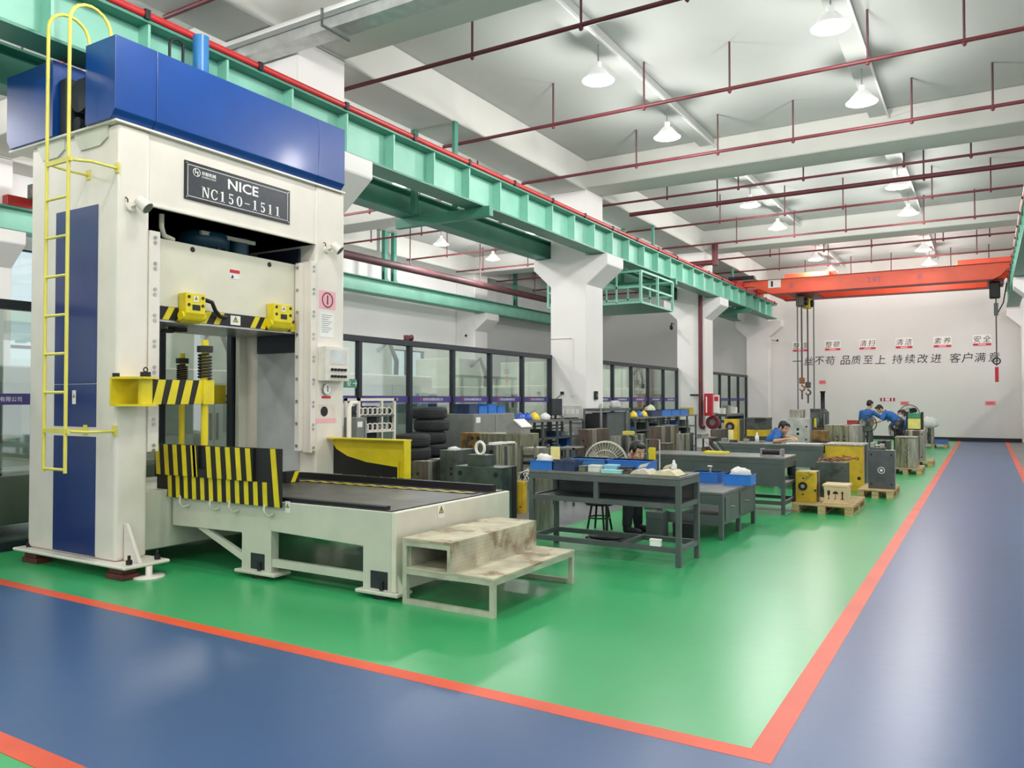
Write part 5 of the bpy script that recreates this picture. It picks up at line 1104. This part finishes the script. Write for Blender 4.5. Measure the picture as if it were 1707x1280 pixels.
# ------------------------------------------------------------------ machines behind the glass
def cnc(label, x0, x1, y0, y1, h, a=CNCW, b=CNCG, col=True):
    e = thing('machining_centre', label, 'machine', ((x0+x1)/2, (y0+y1)/2, 0), 'machines behind the glass')
    B(x0, x1, y0, y1, .15, .75).build('base', BLK if not col else DARKIN, e, .02); B(x0, x1, y0, y1, .75, h).build('enclosure', a, e, .02)
    d = (y1-y0)
    for k in range(2):
        dr = B(x1, x1+.02, y0+.1+k*d*.4, y0+.08+(k+1)*d*.4, .8, h-.2).build('door', b, e, .006); B(x1+.02, x1+.025, y0+.25+k*d*.4, y0-.08+(k+1)*d*.4, 1.1, h-.45).build('window', mat('machine window', (128, 142, 140), .3), dr); B(x1+.02, x1+.05, y0+.06+(1-k*.0)*d*.4+(.06 if k else -.06), y0+.09+d*.4+(.06 if k else -.06), 1.0, 1.4).build('handle', BLK, dr)
    pn = B(x1+.0, x1+.16, y1-d*.16, y1-.03, 1.05, 1.75).build('control_panel', CNCG, e, .01); B(x1+.16, x1+.165, y1-d*.15, y1-.06, 1.4, 1.7).build('screen', DARKIN, pn)
    if col: B(x0+.2, x1-.5, y0+d*.3, y0+d*.7, h, h+.7).build('column_head', b, e, .02); M().tube([(x1-.5, y0+d*.5, h+.5), (x1-.3, y0+d*.55, h+.7), (x1-.2, y0+d*.6, h+.3), (x1-.25, y0+d*.62, h)], .05, 8).build('hose', BENCH, e)
    for x in (x0+.15, x1-.15):
        for y in (y0+.15, y1-.15): M().cyl((x, y, 0), (x, y, .15), .06, n=10).build('foot', BLK, e)
    return e
cnc('cream machining centre behind the glass left of the press', -11.6, -9.7, 2.6, 5.6, 2.0, col=False)
cnc('pale machining centre seen through the open press', -11.9, -9.9, 6.6, 9.3, 2.05)
cnc('tall grey green machining centre behind tyre stack', -12.4, -10.2, 11.2, 13.6, 2.1)
cnc('white machining centre with bent hose behind grey cabinet', -12.2, -10.2, 14.6, 17.0, 1.9)
cnc('pale machining centre behind far tool rack', -12.6, -10.4, 19.0, 22.0, 2.0)
cnc('light machining centre behind the red hose cabinet', -12.6, -10.4, 25.0, 28.0, 2.0)
e = thing('handset_case', 'dark grey handset case on cream machining centre', 'case', (-10.0, 4.6, 2.0)); B(-10.3, -9.95, 4.25, 4.75, 2.0, 2.16).build('case', BENCH, e, .02); M().tube([(-10.12, 4.3, 2.16), (-10.12, 4.33, 2.26), (-10.12, 4.67, 2.26), (-10.12, 4.7, 2.16)], .018, 6).build('handle', BENCH, e)  # dark phone-like case with a handle, no helmet
q = onX(586, 639, -8.88); e = thing('exit_sign', 'green exit sign with white arrow fixed to the glass', 'sign', (-8.89, q.y, q.z)); B(-8.896, -8.88, q.y-.16, q.y+.13, q.z-.07, q.z+.07).build('panel', mat('exit green', (70, 140, 110), .5), e); text('→', 'arrow', WPRINT, (-8.878, q.y+.08, q.z), UY, UZ, width=.1, parent=e); text('安', 'character', WPRINT, (-8.878, q.y-.06, q.z), UY, UZ, width=.09, parent=e)
# ------------------------------------------------------------------ overhead crane
cr = thing('overhead_crane', 'orange red double girder overhead crane spanning the hall', 'crane', (-3.3, 30, 5.4))
x0, x1 = -7.55, .75
for i, yc in enumerate((29.0, 31.0)):
    g = M().prism([(x0, 5.9), (x1, 5.9), (x1, 5.71), (x1-.12, 5.71), (x1-.3, 5.5), (x1-.5, 5.4), (x0+1.0, 5.4), (x0+.35, 5.71), (x0, 5.71)], 'y', yc, yc+.3).build('bridge_girder', CRANE, cr, .006)
    B(x0+1.0, x1-.5, yc-.06, yc+.36, 5.375, 5.4).build('bottom_flange', CRANED, g); B(x0, x1, yc-.05, yc+.35, 5.9, 5.92).build('top_flange', CRANED, g)
    for px, s, w in ((1319, '安', .22), (1457, '2.8T', .55), (1533, '全', .22)):
        q = onY(px, 465, yc); text(s, 'lettering', mat('faded violet print', (150, 96, 130), .6, 0, 0), (q.x, yc-.002, 5.66), UX, UZ, height=.17, parent=g)
q = onY(1291, 473, 29.0); B(q.x-.22, q.x+.22, 28.99, 29.0, q.z-.14, q.z+.14).build('notice_plate', PAPER, cr); B(q.x-.12, q.x-.05, 28.985, 28.99, q.z-.1, q.z+.1).build('print', INK, cr)
for x in (-7.68, .88):
    c = B(x-.13, x+.13, 28.3, 32.0, 5.705, 5.9).build('end_carriage', CRANED, cr, .01)
    for y in (28.55, 31.75): M().cyl((x-.08, y, 5.76), (x+.08, y, 5.76), .113, n=18).build('wheel', BLK, c)
    B(x-.12, x+.12, 28.1, 28.3, 5.69, 5.85).build('buffer', CRANED, c)
for px in (1345, 1640):
    q = onY(px, 445, 29.3); B(q.x-.75, q.x+.75, 29.25, 29.9, 5.93, 6.12).build('drive_box', CRANE, cr, .01); M().cyl((q.x+.3, 29.55, 6.02), (q.x+.95, 29.55, 6.02), .13, n=16).build('motor', CRANE, cr)
B(-7.9, -7.0, 28.2, 28.5, 5.905, 6.0).build('cable_carrier', BLK, cr)
for xa, xb in ((onY(1325, 500, 30).x, onY(1360, 500, 30).x), (onY(1652, 500, 29.6).x, onY(1668, 500, 29.6).x)):
    B(xa-.1, xb+.1, 29.3, 31.0, 5.37, 5.45).build('trolley', CRANED, cr, .006)
# hoists
def hook(par, c, r, mt): M().tube([(c[0], c[1], c[2]+r*1.6), (c[0], c[1], c[2]+r)] + [(c[0]+r*math.sin(t), c[1], c[2]+r*math.cos(t)) for t in [PI*.25*i for i in range(1, 7)]], [r*.3, r*.32, r*.34, r*.36, r*.36, r*.3, r*.22, r*.12], 8).build('hook', mt, par)
CH = mat('chain grey', (96, 88, 82), .5, .4)
for k, (px, pb, col) in enumerate(((1336, 645, mat('hook copper', (150, 100, 70), .5, .4)), (1346, 652, CH))):
    yh = 29.85+.75*k; q = onY(px, 500, yh); b = onY(px, pb, yh)
    e = thing('crane_hoist', ('electric hoist with yellow body and copper coloured hook', 'electric hoist with dark hook and hanging shackle')[k], 'hoist', (q.x, yh, 5.38))
    B(q.x-.16, q.x+.12, yh-.2, yh+.2, 4.98, 5.37).build('body', (CH, YEL)[k], e, .02); M().cyl((q.x+.1, yh, 5.15), (q.x+.22, yh, 5.15), .13, n=14).build('motor', BLK, e)
    M().cyl((q.x, yh, b.z+.25), (q.x, yh, 5.0), .028, n=8).build('chain', CH, e); B(q.x-.09, q.x+.09, yh-.08, yh+.08, b.z+.12, b.z+.34).build('hook_block', col, e, .02); hook(e, (q.x, yh, b.z-.05), .09, col); M().cyl((q.x, yh, b.z-.45), (q.x, yh, b.z-.13), .03, n=8).build('shackle', CH, e)
for k, (px, pb) in enumerate(((1329, 692), (1356, 690))):
    q = onY(px, 490, 29.45); b = onY(px, pb, 29.45); e = thing('pendant_cable', ('long dark hoist cable hanging left of the copper hook', 'long dark hoist cable ending in a yellow pendant')[k], 'cable', (q.x, 29.45, b.z)); M().cyl((q.x, 29.45, b.z), (q.x, 29.45, 5.375), .022, n=6).build('cable', BENCH, e); B(q.x-.06, q.x+.06, 29.41, 29.49, b.z-.45, b.z+.02).build('pendant', (BLK, YEL)[k], e, .01)
q = onY(1660, 480, 29.6); b = onY(1662, 620, 29.6)
e = thing('end_hoist', 'black chain hoist at crane end with red pendant handle', 'hoist', (q.x, 29.6, b.z)); B(q.x-.18, q.x+.12, 29.45, 29.75, 4.85, 5.37).build('body', BLK, e, .03); M().tube([(q.x+.1, 29.6, 5.25), (q.x+.3, 29.6, 5.33), (q.x+.2, 29.6, 4.7), (q.x+.03, 29.6, 4.35)], .02, 6).build('cable', BLK, e)
M().cyl((q.x, 29.6, b.z+.2), (q.x, 29.6, 4.9), .02, n=6).build('chain', CH, e); B(q.x-.06, q.x+.06, 29.55, 29.65, 4.3, 4.7).build('hook_block', BENCH, e, .01)
M().tube([(q.x+.1*math.cos(t), 29.6, b.z+.35+.1*math.sin(t)) for t in [2*PI*i/14 for i in range(14)]], .02, 6, True).build('cable_loop', BLK, e); B(q.x-.05, q.x+.05, 29.56, 29.64, b.z-.32, b.z+.16).build('pendant', REDP, e, .01)

# ------------------------------------------------------------------ writing on the back wall
yw = YB-.002
words = ((1334, 576, '整理', 'zhengli'), (1388, 574, '整顿', 'zhengdun'), (1446, 572, '清扫', 'qingsao'), (1507, 570, '清洁', 'qingjie'), (1571, 568, '素养', 'suyang'), (1637, 565, '安全', 'anquan'))
for px, py, s, py_ in words:
    q = onY(px, py, yw); e = thing('wall_sign', 'black brush characters reading %s over a red bar on back wall' % py_, 'sign', (q.x, yw, q.z), 'two-character signs on back wall')
    text(s[0], 'character', INK, (q.x-.16, yw-.004, q.z), UX, UZ, height=.25, parent=e, shear=.15); text(s[1], 'character', INK, (q.x+.16, yw-.004, q.z), UX, UZ, height=.25, parent=e, shear=.15)
    bar = B(q.x-.3, q.x+.3, yw-.006, yw-.001, q.z-.25, q.z-.165).build('red_bar', REDP, e); B(q.x-.13, q.x+.13, yw-.008, yw-.006, q.z-.23, q.z-.185).build('print', PINK, bar)
    B(q.x-.31, q.x+.31, yw-.003, yw, q.z-.16, q.z+.17).build('backing', PAPER, e)
slog = ((('一', 1329), ('丝', 1348), ('不', 1366), ('苟', 1384)), (('品', 1409), ('质', 1427), ('至', 1447), ('上', 1467)), (('持', 1496), ('续', 1517), ('改', 1538), ('进', 1560)), (('客', 1592), ('户', 1612), ('满', 1634), ('意', 1657)))
SLN = ('yi si bu gou', 'pin zhi zhi shang', 'chi xu gai jin', 'ke hu man yi')
for gi, grp in enumerate(slog):
    s = ''.join(c for c, _ in grp); q0 = onY(grp[0][1], 600, yw); e = thing('wall_slogan', 'large black brush slogan reading %s on back wall' % SLN[gi], 'lettering', (q0.x, yw, q0.z), 'slogan groups on back wall')
    for c, px in grp:
        py = 602-(px-1329)*.021; q = onY(px, py, yw); text(c, 'character', INK, (q.x, yw-.003, q.z), UX, UZ, width=.38, parent=e, shear=.12)
for k, (px, py, w, h, mt, l) in enumerate(((1371, 637, .27, .16, SALMON, 'salmon notice beside the hanging hooks on back wall'), (1508, 672, .3, .14, SALMON, 'salmon notice above the wire fan on back wall'), (1651, 672, .34, .16, SALMON, 'salmon notice alone at the right of back wall'), (1480, 666, .62, .16, PINK, 'long pale notice strip with black codes on back wall'))):
    q = onY(px, py, yw); e = thing('wall_notice', l, 'notice', (q.x, yw, q.z)); B(q.x-w/2, q.x+w/2, yw-.006, yw, q.z-h/2, q.z+h/2).build('sheet', mt, e); B(q.x-w*.35, q.x+w*.3, yw-.008, yw-.006, q.z-h*.08, q.z+h*.12).build('print', REDP if k < 3 else PAPER, e)
    if k == 3:
        for dx in (-.27, -.15, .08, .2): B(q.x+dx, q.x+dx+.05, yw-.008, yw-.006, q.z-h*.4, q.z+h*.4).build('code_block', INK, e)
# little things on walls and pillars
def camera_(label, c, d, mt=PAPER):
    e = thing('security_camera', label, 'camera', c); c = Vector(c); d = Vector(d).normalized(); M().cyl(c, c+d*.28, .055, n=12).build('body', mt, e); M().cyl(c+d*.28, c+d*.3, .05, n=12).build('lens', BLK, e); M().tube([c, c+Vector((0, 0, .1)), c+Vector((0, .25, .1))], .02, 6).build('arm', mt, e)
    return e
q = onY(1288, 566, 34.4); camera_('white security camera on corner pillar by back wall', (q.x, 34.35, q.z), (.8, -.5, -.2))
q = onY(776, 558, 25.4); camera_('white security camera on the far left pillar', (q.x, 25.3, q.z), (.7, -.6, -.2))
q = onY(1119, 544, 25.4); camera_('black security camera beside the third pillar', (q.x, 25.4, q.z), (.3, -.8, -.3), BLK)
q = onX(681, 565, -8.9); e = thing('alarm_horn', 'dark red alarm horn on top of the glass partition', 'alarm', (-8.9, q.y, 2.66)); M().cyl((-8.9, q.y-.06, 2.71), (-8.9, q.y+.08, 2.72), .035, .06, n=14).build('horn', PIPE, e); B(-8.94, -8.86, q.y-.1, q.y-.02, 2.66, 2.76).build('body', PIPE, e, .01)
q = onY(985, 697, 16.54); e = thing('red_notice', 'small red notice low on the second pillar', 'notice', (-7.94, 17.0, 1.2)); q = onX(985, 697, -7.95); B(-7.948, -7.944, q.y-.14, q.y+.14, q.z-.09, q.z+.09).build('sheet', REDP, e); B(-7.944, -7.942, q.y-.1, q.y+.1, q.z-.02, q.z+.03).build('print', PINK, e)
q = onX(992, 659, -7.95); e = thing('wall_switch', 'black switch box on the second pillar', 'switch', (-7.94, q.y, q.z)); B(-7.95, -7.9, q.y-.07, q.y+.07, q.z-.1, q.z+.1).build('box', BLK, e, .006); B(-7.9, -7.892, q.y-.02, q.y+.02, q.z-.03, q.z+.03).build('toggle', STEEL, e)
q = onY(935, 690, 16.545); e = thing('socket_panel', 'pale socket panel at the foot of second pillar', 'socket', (q.x, 16.54, q.z)); B(q.x-.05, q.x+.55, 16.525, 16.548, q.z-.2, q.z+.2).build('panel', mat('socket grey', (206, 206, 202), .5), e, .004)
for k in range(4): B(q.x+.02+k*.13, q.x+.1+k*.13, 16.52, 16.525, q.z, q.z+.12).build('socket', COLM, e)
e = thing('conduit_run', 'thin white conduit running up the second pillar', 'conduit', (-8.3, 16.53, 1.8)); M().tube([(-8.3, 16.535, 1.75), (-8.3, 16.535, 3.05), (-8.88, 16.535, 3.05)], .012, 6).build('tube', COLM, e); B(-8.33, -8.27, 16.515, 16.548, 1.7, 1.76).build('box', COLM, e)
# crane of the neighbouring bay, seen past the press
e = thing('bay_crane', 'dull red crane bridge in the bay behind the press', 'crane', (-13, 8.8, 5.45))
CRD = mat('dull crane red', (170, 70, 58), .5, 0, .06, 3)
B(-16.6, -9.3, 8.65, 8.95, 5.62, 5.98).build('bridge_girder', CRD, e, .01)
for x in (-16.85, -9.15): B(x-.1, x+.1, 8.2, 9.4, 5.5, 5.72).build('end_carriage', CRANED, e, .01)
M().cyl((-16.2, 8.5, 5.72), (-15.6, 8.5, 5.72), .14, n=16).build('motor', CRD, e); B(-16.4, -16.2, 8.4, 8.65, 5.62, 5.9).build('gearbox', mat('gearbox green', (60, 92, 84), .5), e, .01)
# ------------------------------------------------------------------ people
def remeshed(m, name, mtl, parent, vox=.008, smooth=4):
    """fuse overlapping closed shapes into one smooth surface"""
    o0 = ORG.get(parent.name, (0, 0, 0)) if parent else (0, 0, 0)
    me = bpy.data.meshes.new(name); me.from_pydata([(a-o0[0], b-o0[1], c-o0[2]) for a, b, c in m.v], [], m.f)
    o = bpy.data.objects.new(name, me); COL.objects.link(o)
    r = o.modifiers.new('r', 'REMESH'); r.mode = 'VOXEL'; r.voxel_size = vox; r.use_smooth_shade = True
    s = o.modifiers.new('s', 'SMOOTH'); s.iterations = smooth; s.factor = .5
    dg = bpy.context.evaluated_depsgraph_get(); dg.update()
    nm = bpy.data.meshes.new_from_object(o.evaluated_get(dg)); bpy.data.objects.remove(o); bpy.data.meshes.remove(me)
    nm.name = name; nm.materials.clear(); nm.materials.append(mtl)
    nm.polygons.foreach_set('use_smooth', [True]*len(nm.polygons))
    o = bpy.data.objects.new(name, nm); COL.objects.link(o)
    if parent: o.parent = parent; ORG[o.name] = o0
    return o
def cap(m, a, b, ra, rb, n=12):
    a = Vector(a); b = Vector(b); m.cyl(a, b, ra, rb, n=n); m.ball(a, ra, n, 8); m.ball(b, rb, n, 8)
def ell(m, c, r, X, Y, Z):
    k = len(m.v); m.ball((0, 0, 0), r, 16, 12); R = Matrix((X, Y, Z)).transposed()
    for i in range(k, len(m.v)): m.v[i] = tuple(Vector(c) + R @ Vector(m.v[i]))
def ik(a, b, l1, l2, pole):
    a = Vector(a); b = Vector(b); d = b-a; L = min(d.length, (l1+l2)*.995); d = d.normalized(); b = a+d*L
    x = (l1*l1-l2*l2+L*L)/(2*L); h = math.sqrt(max(0, l1*l1-x*x)); p = Vector(pole); p = (p-d*p.dot(d)).normalized()
    return a+d*x+p*h, b
def person(label, pel, neck, head, fd, shd, wl, wr, kneesL, kneesR, ankL, ankR, toe, shirt, pants, sc=1.0, mask=False, lhand=None, gloves=False, long_sleeve=False, poleL=(0, 0, -1), poleR=(0, 0, -1), seed=0):
    pel, neck, head, fd, shd, toe = map(Vector, (pel, neck, head, fd, shd, toe)); fd.normalize(); shd.normalize(); toe.normalize()
    bx = min(ankL[2], ankR[2])
    e = thing('person', label, 'person', ((ankL[0]+ankR[0])/2, (ankL[1]+ankR[1])/2, 0), None)
    up = (neck-pel).normalized(); fw = shd.cross(up); fw = -fw if fw.dot(toe) < 0 else fw       # body forward
    ch = pel+(neck-pel)*.62
    sL = neck-shd*.175-up*.06; sR = neck+shd*.175-up*.06; hL = pel-shd*.09-up*.02; hR = pel+shd*.09-up*.02
    eL, wl = ik(sL, wl, .27, .25, poleL); eR, wr = ik(sR, wr, .27, .25, poleR)
    b = M()
    # trunk and legs under the clothes
    ell(b, pel, (.14, .1, .12), shd, fw, up); ell(b, ch, (.15, .1, .17), shd, fw, up); cap(b, pel, ch, .11, .12); cap(b, sL, sR, .055, .055); cap(b, neck-up*.06, head-fd*.02, .055, .05)
    for h, k, a in ((hL, kneesL, ankL), (hR, kneesR, ankR)):
        k = Vector(k); a = Vector(a); cap(b, h, k, .08, .055); cap(b, k, a, .055, .038); ell(b, a+toe*.07-UZ*.05, (.04, .11, .035), toe.cross(UZ).normalized(), toe, UZ)
    for s, el, w in ((sL, eL, wl), (sR, eR, wr)):
        cap(b, s, el, .046, .038); cap(b, el, w, .038, .027)
    # head
    rt = fd.cross(UZ).normalized(); hu = rt.cross(fd).normalized()
    def H(x, y, z): return head + rt*x + fd*y + hu*z
    ell(b, H(0, -.012, .03), (.077, .095, .09), rt, fd, hu); ell(b, H(0, .028, -.045), (.056, .058, .068), rt, fd, hu); ell(b, H(0, .05, -.088), (.03, .03, .024), rt, fd, hu)
    ell(b, H(0, .088, -.022), (.013, .02, .022), rt, fd, hu); cap(b, H(0, .078, .02), H(0, .1, -.026), .009, .014, 8)
    for s in (-1, 1):
        ell(b, H(s*.078, -.012, -.01), (.012, .022, .034), rt, fd, hu); ell(b, H(s*.035, .056, -.03), (.024, .024, .022), rt, fd, hu)
    # hands
    def hand(w, el, fnrm, curl):
        d = (w-el).normalized(); n = Vector(fnrm); n = (n-d*n.dot(d)).normalized(); s = d.cross(n)
        ell(b, w+d*.05, (.04, .05, .018), s, d, n)
        for i, (o, L) in enumerate(((-.03, .068), (-.01, .078), (.01, .073), (.029, .058))):
            r0 = w+d*.085+s*o; m1 = r0+(d*math.cos(curl)+n*math.sin(curl))*L*.55; m2 = m1+(d*math.cos(curl*2)+n*math.sin(curl*2))*L*.55
            cap(b, r0-d*.02, m1, .0095, .009, 8); cap(b, m1, m2, .009, .0075, 8)
        for sg in (-1,):
            r0 = w+d*.03+s*sg*.033; m1 = r0+(d*.6+s*sg*.75+n*.3).normalized()*.042; cap(b, r0, m1, .012, .0105, 8); cap(b, m1, m1+(d*.85+n*.35+s*sg*.2).normalized()*.034, .0105, .008, 8)
    hand(wl, eL, (0, 0, -1), .5); hand(wr, eR, (0, 0, -1), .5)
    body = remeshed(b, 'body', SKIN, e, .0075, 3)
    # hair, eyes, brows, mouth
    h = M(); ell(h, H(0, -.03, .052), (.087, .094, .082), rt, fd, hu); ell(h, H(0, -.062, .0), (.076, .058, .075), rt, fd, hu); ell(h, H(0, .045, .092), (.06, .045, .032), rt, fd, hu)
    for s in (-1, 1): ell(h, H(s*.07, .012, .035), (.014, .032, .045), rt, fd, hu)
    remeshed(h, 'hair', HAIR, e, .009, 2)
    for s in (-1, 1):
        m = M(); ell(m, H(s*.032, .073, .006), (.014, .009, .007), rt, fd, hu); m.build('eye', WPRINT, e); m = M(); ell(m, H(s*.032, .0805, .005), (.006, .004, .006), rt, fd, hu); m.build('pupil', INK, e)
        m = M(); ell(m, H(s*.033, .077, .025), (.019, .007, .004), rt, fd, hu); m.build('eyebrow', HAIR, e)
    m = M(); ell(m, H(0, .079, -.062), (.022, .008, .005), rt, fd, hu); m.build('lips', mat('lips', (150, 84, 76), .5), e)
    if mask: m = M(); ell(m, H(0, .045, -.05), (.064, .062, .05), rt, fd, hu); m.build('face_mask', PAPER, e)
    # shirt
    t = M(); ell(t, pel+up*.08, (.165, .122, .12), shd, fw, up); ell(t, ch, (.178, .125, .19), shd, fw, up); cap(t, pel+up*.06, ch, .135, .14); cap(t, sL, sR, .075, .075); cap(t, neck-up*.09, neck-up*.01, .075, .07)
    for s, el, w in ((sL, eL, wl), (sR, eR, wr)):
        if long_sleeve: cap(t, s, el, .068, .055); cap(t, el, el+(w-el)*.85, .055, .042)
        else: cap(t, s, s+(el-s)*.78, .07, .064)
    remeshed(t, 'shirt', shirt, e, .012, 3)
    m = M(); c0 = neck+up*.012; m.tube([c0+shd*.07*math.cos(a)+fw*.065*math.sin(a)-up*.02*math.sin(a) for a in [2*PI*i/16 for i in range(16)]], .014, 6, True); m.build('collar', shirt, e)
    # trousers and shoes
    t = M(); ell(t, pel, (.168, .13, .13), shd, fw, up)
    for hh, k, a in ((hL, kneesL, ankL), (hR, kneesR, ankR)):
        k = Vector(k); a = Vector(a); cap(t, hh, k, .098, .074); cap(t, k, a+(k-a)*.08, .074, .06)
    remeshed(t, 'trousers', pants, e, .014, 3)
    for a in (ankL, ankR):
        a = Vector(a); t = M(); sd = toe.cross(UZ).normalized(); cap(t, a+UZ*.01, a-UZ*.03, .05, .05); ell(t, a+toe*.08-UZ*.045, (.05, .135, .045), sd, toe, UZ)
        t.v = [(x, y, max(z, .004)) for x, y, z in t.v]; o = remeshed(t, 'shoe', BLK, e, .012, 2)
    return e
def stool(label, x, y, h=.42, r=.17):
    e = thing('round_stool', label, 'stool', (x, y, 0)); M().lathe([(0, h-.04), (r, h-.04), (r, h), (0, h)], (x, y, 0), n=20).build('seat', BLK, e)
    for k in range(4):
        t = PI/4+PI/2*k; M().cyl((x+.1*math.cos(t), y+.1*math.sin(t), h-.04), (x+.16*math.cos(t), y+.16*math.sin(t), 0), .014, n=8).build('leg', BLK, e)
    M().tube([(x+.13*math.cos(t), y+.13*math.sin(t), h*.45) for t in [2*PI*i/16 for i in range(16)]], .01, 6, True).build('ring', BLK, e)
# bowed worker by the low table
y = 8.72; hd = onY(1063, 753, y); hx = hd.x
person('person in dusty blue shirt bowed low over the low table', (hx-.52, y+.12, .47), (hx-.13, y+.04, .88), (hx, y, hd.z), (.8, -.48, -.36), (-.1, 1, 0) if 0 else (.1, -1, .0),
       (hx+.12, y+.32, .618), (hx+.22, y-.04, .638), (hx-.12, y+.26, .46), (hx-.1, y-.02, .46), (hx-.1, y+.25, .09), (hx-.14, y+.0, .09), (1, -.1, 0), SHIRTD, PANTS, long_sleeve=True, poleL=(-.3, .8, -.4), poleR=(-.3, -.8, -.4))
stool('black round stool under the bowed worker', hx-.55, y+.12, .352)
# seated worker at papered bench
y = 15.72; hd = onY(1307, 713, y); hx = hd.x
person('person in bright blue shirt reading papers at bench', (hx-.34, y+.12, .52), (hx-.13, y+.03, 1.0), (hx, y, hd.z), (.82, -.42, -.42), (.45, -.9, 0),
       (hx+.28, y-.2, .86), (hx+.14, y-.42, .86), (hx+.1, y+.1, .5), (hx-.05, y-.1, .5), (hx+.1, y+.08, .09), (hx-.02, y-.12, .09), (.9, -.3, 0), SHIRT, PANTS, poleL=(-.2, .6, -.6), poleR=(-.6, -.5, -.5))
stool('black stool under the reading worker', hx-.36, y+.14, .406)
# standing worker with back turned
y = 26.3; hd = onY(1450, 674, y); hx, hz = hd.x, hd.z
person('person in blue shirt standing with back turned at work table', (hx-.12, y-.02, .93), (hx-.06, y+.0, hz-.19), (hx, y+.05, hz), (.45, .85, -.3), (.95, -.3, 0),
       (hx-.1, y+.3, 1.0), (hx+.42, y+.22, 1.0), (hx-.2, y+.03, .5), (hx+.02, y+.0, .5), (hx-.22, y, .09), (hx+.02, y-.04, .09), (.3, .95, 0), SHIRT, PANTSG, poleL=(-.6, -.3, -.5), poleR=(.7, -.3, -.5))
# bending worker
y = 25.75; hd = onY(1466, 682, y); hx, hz = hd.x, hd.z
person('person in blue shirt bending forward with white gloves over work table', (hx+.52, y+.05, .95), (hx+.15, y, hz-.09), (hx, y, hz), (-.7, -.35, -.62), (.15, 1, 0) if 0 else (-.25, -1, 0),
       (hx-.12, y-.02, .9), (hx-.16, y-.28, .9), (hx+.5, y+.14, .5), (hx+.48, y-.12, .5), (hx+.6, y+.14, .09), (hx+.58, y-.14, .09), (-1, -.1, 0), SHIRT, PANTSG, poleL=(.3, .6, -.5), poleR=(.3, -.6, -.5))
# masked worker behind
y = 27.4; hd = onY(1501, 690, y); hx, hz = hd.x, hd.z
person('person wearing white face mask seen behind the dark drum fan', (hx+.02, y+.1, hz-.68), (hx, y+.04, hz-.18), (hx, y, hz), (-.3, -.9, -.25), (-1, .1, 0),
       (hx+.2, y-.25, hz-.5), (hx-.2, y-.25, hz-.5), (hx+.12, y-.28, hz-.72), (hx-.1, y-.28, hz-.72), (hx+.12, y-.28, .09), (hx-.1, y-.28, .09), (0, -1, 0), SHIRT, PANTS, mask=True, poleL=(.7, .2, -.5), poleR=(-.7, .2, -.5))
stool('black stool under the masked worker', hx+.02, y+.17, .346)
